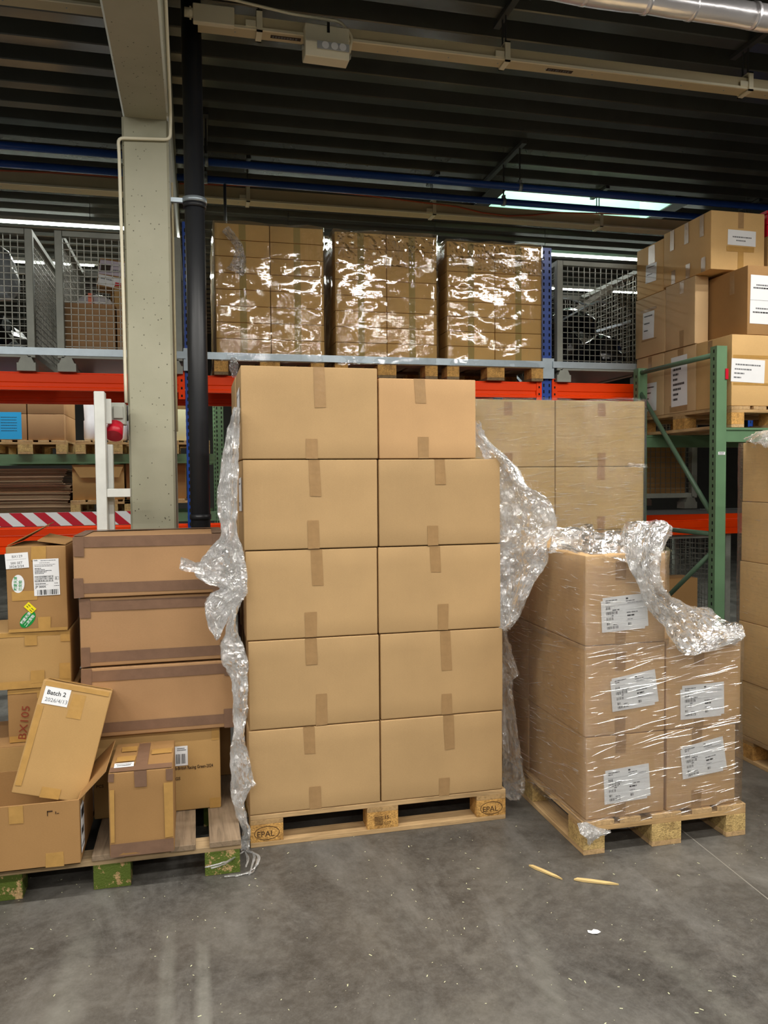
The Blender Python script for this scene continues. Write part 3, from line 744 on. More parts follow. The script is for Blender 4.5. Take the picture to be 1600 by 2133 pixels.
# second run further back with an orange cable
trunking(-.09, 7.5, 7.2, 4.055, 'cream light trunking above the wrapped stacks, far run with an orange cable on it', [.5, 2.2, 3.9, 5.6], (), h=.11, w=.13)
trunking(-4.5, -.36, 7.2, 4.055, 'cream light trunking behind the column on the left, below two blue pipes', [-2.2], (), h=.11, w=.13)
pts = [(x, 7.115, 4.16 + .028*math.sin(x*1.7) - (.05 if 2.4 < x < 3.4 else 0)*math.sin((x-2.4)*math.pi)) for x in [-.08 + .25*i for i in range(30)]]
pipe('orange_cable', pts, .007, 'orange_cable', 'orange cable sagging along the far light trunking right of the column', 'cable', n=6)
pipe('orange_cable', [(-.36 - .3*i, 7.115, 4.16 + .012*math.sin(i)) for i in range(14)], .007, 'orange_cable', 'orange cable lying along the trunking left of the column', 'cable', n=6)
# blue pipes
P1, P2, PZ = 6.3, 6.66, 4.045
pipe('blue_pipe', [(-.095, P1, PZ), (7.5, P1, PZ)], .028, 'pipe_blue', 'blue pipe under the ceiling right of the column, nearer of the two')
pipe('blue_pipe', [(-.095, P2, PZ), (7.5, P2, PZ)], .028, 'pipe_blue', 'blue pipe under the ceiling right of the column, farther of the two')
pipe('blue_pipe', [(-5, P1, PZ), (-.352, P1, PZ)], .028, 'pipe_blue', 'blue pipe under the ceiling left of the column, nearer of the two')
pipe('blue_pipe', [(-5, P2, PZ), (-.352, P2, PZ)], .028, 'pipe_blue', 'blue pipe under the ceiling left of the column, farther of the two')
dx = 0.281
pipe('drop_pipe', [(dx, P2, PZ-.03), (dx, P2, 3.5)], .012, 'steel', 'thin steel drop pipe hanging from the far blue pipe above the left wrapped stack', 'pipe', n=8)
def hanger(x, y0, y1, label):
    o = root('pipe_hanger', (x, (y0+y1)/2, ZB), 0, label, 'pipe hanger'); ym = (y0+y1)/2
    b = MB(); b.box((-.02, y0-ym, -.035), (.02, y1-ym, -.005)); b.build('ceiling_channel', 'dark_steel', o)
    for y in (P1, P2):
        if y0-.05 < y < y1+.05:
            b = MB(); b.tube([(0, y-ym, -.012), (0, y-ym, PZ-ZB+.045)], .007, 6); rd = b.build('hanger_rod', 'dark_steel', o)
            b = MB(); b.tube([(-.014, y-ym, PZ-ZB), (.014, y-ym, PZ-ZB)], .036, 16); b.box((-.012, y-ym-.02, PZ-ZB+.03), (.012, y-ym+.02, PZ-ZB+.055)); b.build('pipe_clip', 'galv', o)
hanger(2.696, 6.2, 7.15, 'slanting-looking ceiling rail with two rods holding the blue pipes, near the roof light')
hanger(0.131, 6.22, 6.8, 'ceiling rail with rods holding the blue pipes right beside the black downpipe')
# silver foil duct, top right
o = root('foil_duct', (4, 3.62, 3.98), 0, 'silver foil wrapped duct under the ceiling in the top right corner', 'duct')
b = MB(); xs = [-2.8+.13*i for i in range(54)]; b.tube([(x, .004*math.sin(x*9), .003*math.sin(x*13)) for x in xs], [.062+.002*(i % 2) for i in range(54)], 24); b.build('duct_skin', 'foil', o)
for i in range(22):
    b = MB(); x = -2.7+i*.3 + .05*math.sin(i*3); b.tube([(x-.012, 0, 0), (x+.012, 0, 0)], .066, 24); b.build('foil_band', 'foil', o)

# lit batten lamps in the back aisle
for x, yl, wh in ((-1.76, 8.4, 'nearer of two above the left mesh containers'), (1.8, 8.4, 'behind the wrapped stacks'), (4.7, 8.4, 'nearer of two above the right mesh container'), (-2.3, 9.9, 'farther of two above the left mesh containers'), (5.4, 9.9, 'farther of two seen through the right mesh container')):
    o = root('batten_lamp', (x, yl, 4.14), 0, 'lit batten lamp in the back aisle, ' + wh, 'lamp', 'batten lamps in the back aisle')
    b = MB(); b.prism([(-.035, .0), (.035, .0), (.025, .035), (-.025, .035)], -1.25, 1.25); b.build('lamp_housing', 'white_steel', o)
    b = MB(); b.tube([(-1.2, 0, -.013), (1.2, 0, -.013)], .012, 10); b.build('lamp_tube', 'tube', o)
    for q in (-.8, .8):
        b = MB(); b.tube([(q, 0, .05), (q, 0, ZB-4.14)], .004, 6); b.build('suspension_wire', 'dark_steel', o)

# ================================================================== RACKS
def upright(o, x, y, z1, mat, w=.085, d=.07, holes=True, front=True, z0=0, name='upright', cap=None):
    """open C post, web to the front with punched slots"""
    b = MB(); t = .006
    b.box((x-w/2, y, z0), (x+w/2, y+t, z1)); b.box((x-w/2, y+t, z0), (x-w/2+t, y+d, z1)); b.box((x+w/2-t, y+t, z0), (x+w/2, y+d, z1))
    if holes:
        z = z0+.05
        while z < z1-.03:
            for s in (-1, 1):
                if front: b.box((x+s*w*.28-.006, y-.0012, z-.013), (x+s*w*.28+.006, y, z+.013), 1)
                b.box((x+s*(w/2)-.001*(s < 0), y+d*.45-.006, z-.011), (x+s*(w/2)+.001*(s > 0), y+d*.45+.006, z+.011), 1)
            z += .05
    return b.build(name, [mat, 'hole'], o)
def rack_beam(o, x0, x1, y, z, h, mat, plates=True, d=.045):
    b = MB(); b.prism([(y, z-h), (y+d, z-h), (y+d, z), (y+.012, z), (y+.012, z-.008), (y, z-.012), (y, z-h*.55), (y+.006, z-h*.6), (y+.006, z-h*.8), (y, z-h*.85)], x0, x1)
    bo = b.build('beam', mat, o)
    if plates:
        for x in (x0, x1):
            s = 1 if x == x0 else -1
            b = MB(); b.box((min(x, x+s*.045), y-.006, z-h-.05), (max(x, x+s*.045), y, z+.03))
            for q in range(4): b.box((x+s*.022-.006, y-.0072, z-h-.035+q*.055), (x+s*.022+.006, y-.006, z-h-.018+q*.055), 1)
            b.build('beam_connector', [mat, 'hole'], bo)
    return bo
RY = 5.9; RD = 1.1; BT = 2.375
rk = root('pallet_rack', (0, 0, 0), 0, 'big pallet rack with blue uprights and orange beams behind the stacks', 'pallet rack')
UX = (-2.79, -.012, 2.752, 5.52)
for i, x in enumerate(UX):
    top = (3.46, 3.46, 3.436, 3.4)[i]
    for y in (RY, RY+RD-.07):
        upright(rk, x, y, top, 'blue')
    b = MB(); z = .2; s = 1
    while z < top-.5:
        b.bar((x, RY+.07 if s > 0 else RY+RD-.08, z), (x, RY+RD-.08 if s > 0 else RY+.07, z+.5), .03, .02); z += .5; s = -s
    b.build('lattice_brace', 'blue', rk)
    b = MB()
    if 0 < i < 3:
        for y in (RY-.004,): b.box((x-.05, y-.03, 2.40), (x+.05, y, 2.56))
        b.build('bar_bracket', 'galv', rk)
for i in range(3):
    x0, x1 = UX[i]+.045, UX[i+1]-.045
    for y in (RY-.002, RY+RD-.05):
        rack_beam(rk, x0, x1, y, BT, .125, 'beam_red', plates=(y < 6))
        rack_beam(rk, x0, x1, y, 1.245, .125, 'beam_red', plates=(y < 6))
    b = MB(); b.box((x0-.01, RY-.045, 2.495), (x1+.01, RY-.008, 2.535)); b.box((x0-.01, RY-.045, 2.495), (x1+.01, RY-.04, 2.485)); b.build('stop_bar', 'galv', rk)
b = MB(); b.box((2.80, RY-.04, 1.295), (5.5, RY-.005, 1.335)); b.build('stop_bar', 'steel', rk)
# striped guard plank
sx0, sx1 = -2.75, -.16; z0, z1 = 1.315, 1.407
gp = root('striped_barrier', ((sx0+sx1)/2, 5.80, z0), 0, 'red and white diagonally striped barrier plank behind the column base', 'barrier')
b = MB(); hh = z1-z0; hw = (sx1-sx0)/2; b.box((-hw, 0, 0), (hw, .018, hh)); b.build('plank', 'paper', gp)
b = MB(); x = -hw; p = .152
while x < hw-p:
    b.prism([(x+hh*1.1, 0), (x+hh*1.1+p*.5, 0), (x+p*.5, hh), (x, hh)], -.0015, 0, axis='y') if x+hh*1.1+p*.5 < hw else None; x += p
b.build('red_stripe', 'red_plastic', gp)
b = MB(); b.box((-hw+.2, .018, 0), (-hw+.26, .10, hh)); b.box((hw-.26, .018, 0), (hw-.2, .10, hh)); b.build('bracket', 'dark_steel', gp)

# green rack on the right
gr = root('green_rack', (0, 0, 0), 0, 'green pallet rack on the right holding the labelled cartons', 'pallet rack')
GX = 3.433; GY0, GY1 = 4.65, 5.68; gt = 2.483
upright(gr, GX, GY0, gt, 'green', w=.078, d=.07, front=False); upright(gr, GX, GY1-.07, gt-.02, 'green', w=.078, d=.07, front=False)
def brace(za, zb):
    b = MB(); b.tube([(GX-.01, GY0+.05, za), (GX-.01, GY1-.04, zb)], .0175, 10); b.build('diagonal_brace', 'green_dark', gr)
brace(2.432, 2.429); brace(1.327, 2.284)
brace(1.222, 1.219); brace(1.113, 0.42200000000000004)
for y in (GY0+.01, GY1-.06):
    b = MB(); b.box((GX+.04, y, 1.845), (GX+2.7, y+.045, 1.94)); b.box((GX+.04, y-.008, 1.925), (GX+2.7, y, 1.94)); b.build('beam', 'green', gr)
b = MB(); b.box((GX-.018, GY0-.004, 2.291), (GX+.034, GY0, 2.329)); 
rt = root('red_tape_tag', (GX+.036, GY0-.003, 2.292), 0, 'scrap of red tape stuck on the green upright', 'tape')
c = MB(); c.box((-.012, -.004, -.03), (.010, .0, .04)); c.build('tape_piece', 'red_plastic', rt)
b.bm.free()
b = MB(); lz = 1.768; b.box((GX-.022, GY0-.002, lz-.01), (GX+.03, GY0-.0005, lz+.01)); ll = b.build('location_label', 'paper', gr); ll['label'] = 'small white location label'
b = MB()
for q in range(5): b.box((GX-.016+q*.008, GY0-.003, lz+.002), (GX-.01+q*.008, GY0-.002, lz+.006)); b.box((GX-.016+q*.007, GY0-.003, lz-.006), (GX-.011+q*.007, GY0-.002, lz-.003))
b.build('print', 'ink', ll)

# green rack far behind on the left
FY = 8.9
fr = root('green_rack', (0, 0, 0), 0, 'far green pallet rack seen at the left under the orange beam', 'pallet rack')
fz1 = 1.899; fz0 = 1.266
for x in (-4.6, 0.271, 3.6):
    upright(fr, x, FY, 2.6, 'green', w=.09); upright(fr, x, FY+1.0, 2.6, 'green', w=.09)
fx = 0.271
for a, c2 in ((-4.55, fx-.05), (fx+.05, 3.55)):
    for y in (FY, FY+1.03):
        for z in (fz1, fz0):
            b = MB(); b.box((a, y, z-.10), (c2, y+.05, z)); b.build('beam', 'green', fr)

# ------------------------------------------------------------------ mesh containers
def wires(o, nm, p0, u, v, nu, nv, r=.0022):
    """a welded grid in the plane p0 + u, v"""
    b = MB(); p0 = Vector(p0); u = Vector(u); v = Vector(v)
    for i in range(1, nu): b.bar(p0+u*(i/nu), p0+u*(i/nu)+v, r*2)
    for j in range(1, nv): b.bar(p0+v*(j/nv), p0+v*(j/nv)+u, r*2)
    return b.build(nm, 'wire', o)
def mesh_box(x0, x1, y0, y1, z0, z1, label, group='grey wire mesh containers'):
    o = root('mesh_container', ((x0+x1)/2, (y0+y1)/2, z0), 0, label, 'mesh container', group)
    w, d, h = (x1-x0)/2, (y1-y0)/2, z1-z0; p = .05; zb = .12
    for sx in (-1, 1):
        for sy in (-1, 1):
            b = MB(); a = (sx*w - (p if sx > 0 else 0), sy*d - (p if sy > 0 else 0), .09); b.box(a, (a[0]+p, a[1]+p, h)); b.build('corner_post', 'cage', o, bevel=.003)
            b = MB(); a = (sx*w - (.12 if sx > 0 else 0), sy*d - (.11 if sy > 0 else 0), 0); b.box(a, (a[0]+.12, a[1]+.11, .055)); b.prism([(a[0]+.01, .055), (a[0]+.11, .055), (a[0]+.09, .10), (a[0]+.03, .10)], a[1], a[1]+.11, axis='y'); b.build('foot', 'cage', o)
    for nm, za, zb_ in (('top_rail', h-.037, h-.002), ('bottom_rail', .092, .13)):
        b = MB(); w -= .002; d -= .002
        for sy in (-1, 1): b.box((-w, sy*d-(p if sy > 0 else 0), za), (w, sy*d+(p if sy < 0 else 0), zb_))
        for sx in (-1, 1): b.box((sx*w-(p if sx > 0 else 0), -d, za), (sx*w+(p if sx < 0 else 0), d, zb_))
        b.build(nm, 'cage', o); w += .002; d += .002
    b = MB(); b.box((-w+p, -d+p, .10), (w-p, d-p, .115)); b.build('floor_panel', 'steel', o)
    nu, nd_, nv = int(2*w/.052), int(2*d/.052), int(h/.052)
    for sy in (-1, 1): wires(o, 'mesh_panel', (-w+p, sy*(d-.02), .13), (2*w-2*p, 0, 0), (0, 0, h-.165), nu, nv)
    for sx in (-1, 1): wires(o, 'mesh_panel', (sx*(w-.02), -d+p, .13), (0, 2*d-2*p, 0), (0, 0, h-.165), nd_, nv)
    return o
CZ = BT+.001
mesh_box(-1.88, -1.045, 5.86, 7.02, CZ, 3.335, 'grey mesh container on the orange beams at the far left, holding a grey bag')
mesh_box(-.905, -.068, 5.86, 7.02, CZ, 3.335, 'grey mesh container on the orange beams half hidden by the column, holding parcels')
mesh_box(2.825, 3.655, 5.86, 7.02, CZ, 3.335, 'grey mesh container right of the tall blue upright, full of black bags')
# contents
def thing_blob(name, c, s, mat, label, cat, seed, amp=.25): return tag(blob(name, c, s, mat, seed, amp=amp), label, cat)
fz = CZ+.117
thing_blob('plastic_bag', (-1.50, 6.2, fz+.57), (.30, .24, .27), 'grey_bag', 'bulging grey plastic bag in the far left mesh container', 'bag', 3)
thing_blob('rubbish_bag', (-1.52, 6.25, fz+.17), (.30, .27, .17), 'black_bag', 'black bag under the grey bag in the far left mesh container', 'bag', 5)
def small_box(x0, x1, y0, y1, z0, z1, label, mat='kraft_warm', name='cardboard_box', rot=None, rz=0, group=None):
    return carton(x0, x1, y0, y1, z0, z1, label, group, mat, rz, plain=True, rot=rot, n=2, r=.003)[0]
a = (-0.872, -0.529, 2.56, 2.868)
small_box(a[0]+.01, a[1], 5.96, 6.4, fz, a[3], 'plain carton low in the mesh container beside the column, left one')
small_box(a[1]+.012, -.13, 5.96, 6.4, fz, a[3]-.01, 'plain carton low in the mesh container beside the column, right one')
a = (-0.539, -0.454, 2.858, 3.18)
small_box(a[0], -.13, 6.05, 6.35, a[2], a[3]-.16, 'upright yellowish carton leaning high in the mesh container beside the column', 'kraft_gold')
small_box(a[0]-.06, -.2, 6.42, 6.8, fz, a[3]-.12, 'brown carton at the back of the mesh container beside the column', 'kraft_brown')
a = (-0.788, -0.562, 2.756, 2.952)
o = root('shipping_bag', ((a[0]+a[1])/2, 6.12, a[2]), 0, 'white plastic mailing bag with an orange stripe on the cartons in the mesh container', 'bag')
bb = blob('bag_body', (0, 0, .09), (.15, .11, .11), 'white_bag', 8, o, .2)
b = MB(); b.box((-.035, -.135, .03), (-.005, -.125, .19)); b.build('orange_stripe', 'orange_print', o)
b = MB(); put_text(b, 'N', .0, .05, .1, 0, Matrix(((1, 0, 0, 0), (0, 0, -1, -.13), (0, 1, 0, 0), (0, 0, 0, 1))), 0, 'l', True); b.build('printed_letter', 'ink', o)
o, dm = carton(-.66, -.46, 6.05, 6.16, fz+.50, fz+.72, 'white and lilac printed carton tilted on top of the pile in the mesh container', None, 'kraft_brown', rot=(R(-12), R(6), 0))
sheet(o, 'printed_panel', 'front', dm, 0, .15, .19, .11, 0, (('r', .05, .2, .35, .5, 1), ('words', .5, .3, .4, .12, 3, 2)), ('lilac', 'dark_card', 'ink_grey'))
sheet(o, 'mailing_sheet', 'front', dm, -.01, .045, .17, .08, R(-4), (('r', .7, .05, .25, .5, 3), ('words', .1, .6, .5, .1, 4, 2)), ('paper', 'ink', 'ink_grey', 'red_plastic'), off=.002)
small_box(-.56, -.36, 6.2, 6.45, fz+.27, fz+.54, 'dark brown carton behind the white mailing bag in the mesh container', 'kraft_brown', rot=(0, R(5), 0))
o = small_box(-.32, -.13, 5.99, 6.03, fz+.21, fz+.29, 'flat white carton with a dark oval on it beside the mailing bag', 'paper')
# right container: black bags, chrome tubes, white rail
thing_blob('rubbish_bag', (3.05, 6.25, fz+.16), (.19, .2, .18), 'black_bag', 'black bag at the bottom left of the right mesh container', 'bag', 11)
thing_blob('rubbish_bag', (3.42, 6.25, fz+.15), (.17, .2, .17), 'black_bag', 'black bag at the bottom right of the right mesh container', 'bag', 13)
thing_blob('rubbish_bag', (3.17, 6.35, fz+.42), (.22, .2, .15), 'black_bag', 'black bag lying on top of the other bags in the right mesh container', 'bag', 15)
pipe('chrome_tube', [(2.90, 6.02, fz+.38), (3.15, 6.0, fz+.52), (3.28, 6.02, fz+.57), (3.36, 6.04, fz+.56)], .009, 'galv', 'bent chrome tube sticking out of the black bags in the right mesh container', 'metal tube', n=8)
pipe('chrome_tube', [(2.89, 6.08, fz+.60), (3.05, 6.06, fz+.585), (3.22, 6.05, fz+.53)], .009, 'galv', 'short chrome tube above the bent one in the right mesh container', 'metal tube', n=8)
b = MB(); b.bar((3.12, 6.6, fz+.45), (3.58, 6.35, fz+.77), .16, .04); tag(b.build('perforated_rail', 'white_steel'), 'white steel rail leaning diagonally in the right mesh container', 'steel rail')
b = MB(); b.bar((3.30, 6.12, fz+.34), (3.58, 6.05, fz+.42), .05, .02); tag(b.build('flat_bar', 'galv'), 'grey flat bar lying beside the bags in the right mesh container', 'steel bar')

# ================================================================== WRAPPED STACKS ON THE ORANGE BEAMS
ORD = ('top', 'second from the top', 'third from the top', 'fourth from the top', 'fifth from the top', 'sixth from the top', 'seventh from the top', 'eighth from the top', 'bottom')
def rack_stack(x0, x1, zt, rows, who, px, seed, rowh=None):
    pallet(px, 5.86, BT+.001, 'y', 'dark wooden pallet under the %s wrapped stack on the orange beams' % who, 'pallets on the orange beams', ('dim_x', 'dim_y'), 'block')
    zb = BT+.146; h = (zt-zb)/rows; xm = (x0+x1)/2
    for c, (a, b_) in enumerate(((x0, xm-.003), (xm+.003, x1))):
        for r_ in range(rows):
            z = zt - (r_+1)*h
            nm = ORD[r_] if r_ < rows-1 else 'bottom'
            o, dm = carton(a, b_, 5.865, 6.97, z+.001, z+h-.003, 'low wide carton in the %s wrapped stack, %s column, %s' % (who, ('left', 'right')[c], nm), 'low cartons in the %s wrapped stack' % who, 'kraft_rack', n=3, r=.003, dent=.001,
                tapes=(('front', -.025, .0, .025, h-.006, 'tape_yellow'),))
rack_stack(0.17, 0.953, 3.46, 8, 'left', .15, 1)
rack_stack(1.04, 1.826, 3.451, 8, 'middle', 1.03, 2)
rack_stack(1.91, 2.69, 3.432, 8, 'right', 1.905, 3)
for who, a, b_, zt, sd in (('left', 0.17, 0.953, 3.46, 1), ('middle', 1.04, 1.826, 3.451, 2), ('right', 1.91, 2.69, 3.432, 3)):
    wrap('stretch_film', [(a, 5.865), (b_, 5.865), (b_, 6.97), (a, 6.97)], BT+.10, zt+.012, 'film_rack', 'glossy clear film wound round the %s stack on the orange beams' % who, None, off=.008, amp=.004, seed=sd, top=True, streaks=260, ang=86, smax=.20, skip=(1, 2, 3))
zt3 = 3.432
film('stretch_film', [((1.925, 5.845, zt3-.01), (2.70, 5.845, zt3-.015)), ((1.925, 5.835, zt3-.12), (2.70, 5.835, zt3-.12)), ((1.93, 5.84, zt3-.20), (2.70, 5.84, zt3-.24))], .016, .012, 21, 'film_rack', 'crumpled grey-looking film cap over the top of the right stack', layers=1)
zt2 = 3.451
film('stretch_film', [((1.05, 5.845, zt2-.01), (1.83, 5.845, zt2-.015)), ((1.05, 5.835, zt2-.10), (1.83, 5.835, zt2-.12)), ((1.06, 5.84, zt2-.19), (1.83, 5.84, zt2-.28))], .016, .012, 22, 'film_rack', 'crumpled glossy film cap over the top of the middle stack', layers=1)
film('stretch_film', [((0.22, 5.83, 3.393), (0.267, 5.83, 3.43)), ((0.285, 5.82, 3.31), (0.346, 5.82, 3.33)), ((0.311, 5.82, 3.26), (0.372, 5.82, 3.271)), ((0.283, 5.82, 3.174), (0.384, 5.82, 3.17)), ((0.242, 5.83, 3.124), (0.37, 5.83, 3.08))], .010, .012, 23, 'film_loose', 'small loose tail of film at the top left of the left stack', layers=1)
film('stretch_film', [((0.263, 5.8, 2.491), (0.304, 5.8, 2.492)), ((0.255, 5.79, 2.421), (0.319, 5.79, 2.423)), ((0.268, 5.8, 2.355), (0.308, 5.8, 2.338))], .008, .01, 24, 'film_loose', 'small tail of film hanging in front of the orange beam above the tall stack', layers=1)

# ================================================================== TALL STACK IN THE MIDDLE
pallet(.208, 3.468, 0, 'x', 'wooden euro pallet under the tall middle stack, stamped on its blocks', 'euro pallets on the floor', marks=True)
zb = [.146, .524, .920, 1.316, 1.712, 2.118]
LX = [(.207, .797), (.212, .797), (.206, .793), (.201, .797), (.199, .801)]
RX = [(.803, 1.392), (.805, 1.396), (.799, 1.386), (.804, 1.384), (.808, 1.266)]
TL = [((0.478, 0.398, 0.535), (0.498, 0.134, 0.248)), ((0.492, 0.798, 0.927), (0.532, 0.546, 0.665)), ((0.522, 1.15, 1.321), (0.489, 0.933, 1.034)), ((0.517, 1.547, 1.718), (0.505, 1.328, 1.441)), ((0.543, 1.937, 2.117), (0.502, 1.724, 1.8))]
TR = [((1.131, 0.361, 0.531), (1.103, 0.137, 0.228)), ((1.119, 0.73, 0.921), (1.119, 0.537, 0.622)), ((1.071, 1.19, 1.312), (1.103, 0.937, 1.042)), ((1.095, 1.591, 1.707), (1.054, 1.321, 1.405)), ((1.003, 1.962, 2.07), (1.014, 1.723, 1.81))]
POS = ('bottom', 'fourth from the top', 'third from the top', 'second from the top', 'topmost')
for i in range(5):
    for X_, TT, side in ((LX, TL, 'left'), (RX, TR, 'right')):
        x0, x1 = X_[i]; z0 = zb[i]; z1 = zb[i+1]-.004
        if i == 4 and side == 'right': z1 = 2.072
        xc = (x0+x1)/2; (tx, ta, tb), (bx, ba, bb2) = TT[i]; h = z1-z0
        nm = 'kraft' if not (i == 4 and side == 'right') else 'kraft_top'
        what = {(4, 'right'): 'narrower carton at the top of the right column of the tall middle stack', (4, 'left'): 'topmost carton in the left column of the tall middle stack'}.get((i, side), 'taped carton in the %s column of the tall middle stack, %s' % (side, POS[i]))
        o, dm = carton(x0, x1, 3.47+.002*math.sin(i*2+len(side)), 3.866, z0, z1, what, 'cartons of the tall middle stack', nm, r=.005,
            tapes=(('front', tx-xc-.025, ta-z0, tx-xc+.025, h, 'tape', {'wrap': .12, 'skew': -.006}), ('front', bx-xc-.025, 0, bx-xc+.025, max(.06, bb2-z0), 'tape')))
        if side == 'left' and i in (3, 4):
            sheet(o, 'shipping_label', 'left', dm, .02, .24, .20, .15, R(2), (('words', .08, .8, .6, .05, 3, 2), ('bars', .08, .15, .4, .12, 20, 1)), label='white label on the carton side')
for i in range(5):
    o, dm = carton(LX[i][0]-.004, LX[i][1], 3.872, 4.262, zb[i], zb[i+1]-.006, 'rear carton in the left column of the tall stack, %s' % POS[i], 'rear cartons of the tall middle stack', 'kraft', tapes=(('left', -.1, .12, .1, .27, 'paper'),) if i in (2, 4) else ())
    
# ================================================================== STACK BEHIND, LEFT OF THE GREEN RACK
pallet(1.482, 4.345, 0, 'x', 'pallet under the film-wrapped stack behind the tall stack', 'euro pallets on the floor')
zz = [.146, .53, .915, 1.30, 1.682, 2.078]
for i in range(5):
    for c, (a, b_) in enumerate(((1.482, 2.083), (2.089, 2.678 if i == 4 else 2.672))):
        carton(a, b_, 4.352, 4.75, zz[i], zz[i+1]-.003, 'film-wrapped carton behind the tall stack, %s column, %s' % (('left', 'right')[c], POS[i]), 'cartons of the wrapped stack behind', 'kraft_back', n=4,
            tapes=(('front', -.02, 0, .03, .08, 'tape'), ('front', -.02, .30, .03, .38, 'tape')))
wrap('stretch_film', [(1.482, 4.352), (2.678, 4.352), (2.678, 4.75), (1.482, 4.75)], .12, 2.085, 'film', 'clear streaky film wound round the stack behind the tall one', None, off=.007, amp=.003, seed=5, streaks=800, ang=5, smax=.14, skip=(1, 2, 3))
film('stretch_film', [((2.552, 4.32, 1.702), (2.675, 4.32, 1.696)), ((2.534, 4.31, 1.679), (2.676, 4.31, 1.672))], .010, .004, 25, 'film', 'scrap of bunched film at the seam of the stack behind', layers=1)

# ================================================================== WRAPPED STACK ON THE RIGHT PALLET
pallet(1.59, 3.04, 0, 'y', 'wooden euro pallet under the film-wrapped stack with paper labels', 'euro pallets on the floor', mw=('wood_x', 'wood_y'), mb_='block_sand')
zr = [.146, .508, .902, 1.292]
def way(parent, dm, cx, cz, x0, z0, rot, seed, name='shipping_label'):
    it = [('words', .06, .885, .26, .03, seed, 2), ('words', .06, .83, .10, .03, seed+1, 2), ('r', .52, .88, .05, .05, 1), ('words', .52, .82, .2, .025, seed+2, 2), ('words', .55, .765, .38, .015, seed+3, 2),
          ('r', .05, .735, .92, .007, 2),
          ('bars', .06, .63, .10, .08, 9, 1), ('words', .20, .585, .16, .035, seed+4, 2), ('bars', .06, .475, .25, .09, 22, 1), ('words', .18, .425, .06, .03, seed+5, 2), ('bars', .06, .315, .15, .08, 13, 1), ('bars', .06, .175, .07, .07, 7, 1),
          ('words', .20, .16, .1, .025, seed+6, 2), ('bars', .06, .05, .25, .08, 22, 1), ('words', .52, .47, .25, .03, seed+7, 2), ('words', .53, .37, .16, .045, seed+8, 1), ('words', .53, .27, .12, .02, seed+9, 2),
          ('r', .05, .555, .38, .004, 2), ('r', .50, .56, .45, .004, 2), ('r', .50, .24, .45, .004, 2), ('bars', .54, .10, .07, .08, 7, 1)]
    s1 = sheet(parent, name, 'front', dm, cx-x0-.012, cz-z0-.012, .205, .135, rot*.6, (), off=.0008)
    return sheet(parent, name, 'front', dm, cx-x0, cz-z0, .21, .145, rot, it, off=.0016)
lab = {(2, 0): ((1.792, 3.05, 1.04), R(4)), (1, 0): ((1.84, 3.05, 0.697), R(8)), (1, 1): ((2.176, 3.05, 0.629), R(1.5)), (0, 0): ((1.807, 3.05, 0.29), R(4)), (0, 1): ((2.184, 3.05, 0.369), R(9.5))}
nmr = ('bottom', 'middle', 'top')
for i in range(3):
    for c, (a, b_) in enumerate(((1.603, 1.985), (1.992, 2.368))):
        if i == 2 and c == 1: continue
        if i == 0 and c == 1: b_ = 2.345
        if i == 0: a += .006
        o, dm = carton(a, b_, 3.055, 3.648, zr[i], zr[i+1]-.003, 'carton with a waybill on the right pallet, %s' % {(2, 0): 'alone on the top layer', (1, 0): 'middle layer left', (1, 1): 'middle layer right', (0, 0): 'bottom layer left', (0, 1): 'bottom layer right'}[(i, c)], 'labelled cartons on the right pallet', 'kraft_right', r=.005,
            tapes=(('front', -.05, 0, .0, .08, 'tape'), ('front', -.05, .28, .0, .36, 'tape')))
        (lx, ly, lz), rt_ = lab[(i, c)]
        way(o, dm, lx, lz, (a+b_)/2, zr[i], rt_, 10+i*3+c)
    carton(1.605, 1.985, 3.656, 4.236, zr[i], zr[i+1]-.003, 'rear carton on the right pallet, left column, %s layer' % nmr[i], 'rear cartons on the right pallet', 'kraft_right')
wrap('stretch_film', [(1.603, 3.055), (2.366, 3.055), (2.366, 3.655), (1.99, 3.66), (1.99, 4.236), (1.603, 4.236)], .095, .905, 'film', 'tight clear film wound round the two lower layers of the right pallet', None, off=.008, amp=.004, seed=8, cell=.025, streaks=680, ang=8, smax=.22, skip=(1, 2, 3))
wrap('stretch_film', [(1.603, 3.055), (1.985, 3.055), (1.985, 4.236), (1.603, 4.236)], .88, 1.285, 'film', 'clear film round the top layer of the right pallet', None, off=.011, amp=.005, seed=9, cell=.025, streaks=150, ang=-4, smax=.14, skip=(1, 2))

# ================================================================== STACK AT THE RIGHT EDGE
pallet(3.01, 2.72, 0, 'y', 'pallet under the stack at the right edge of the floor', 'euro pallets on the floor')
ze = [.146, .458, .797, 1.138, 1.474, 1.806]
offx = (.0, .0, .004, .012, .016)
for i in range(5):
    for j, (ya, yb) in enumerate(((3.31, 3.90), (2.73, 3.30))):
        carton(3.005+offx[i]+(.0 if i else .006), 3.40, ya, yb, ze[i], ze[i+1]-.003, 'carton of the stack at the right edge, %s, %s' % (POS[i], ('farther end', 'nearer end')[j]), 'cartons of the stack at the right edge', 'kraft_edge', n=4)
wrap('stretch_film', [(3.003, 2.73), (3.41, 2.73), (3.41, 3.90), (3.003, 3.90)], .13, 1.80, 'film', 'clear film round the stack at the right edge', None, off=.008, seed=12, streaks=60, ang=-8, smax=.06, skip=(0, 1, 2))
film('stretch_film', [((3.002, 3.86, 1.804), (2.859, 3.5, 1.756)), ((3.058, 3.84, 1.84), (2.93, 3.5, 1.805)), ((3.103, 3.8, 1.844), (3.002, 3.5, 1.83))], .010, .02, 31, 'film_loose', 'bunched film lying on top of the stack at the right edge', layers=2)

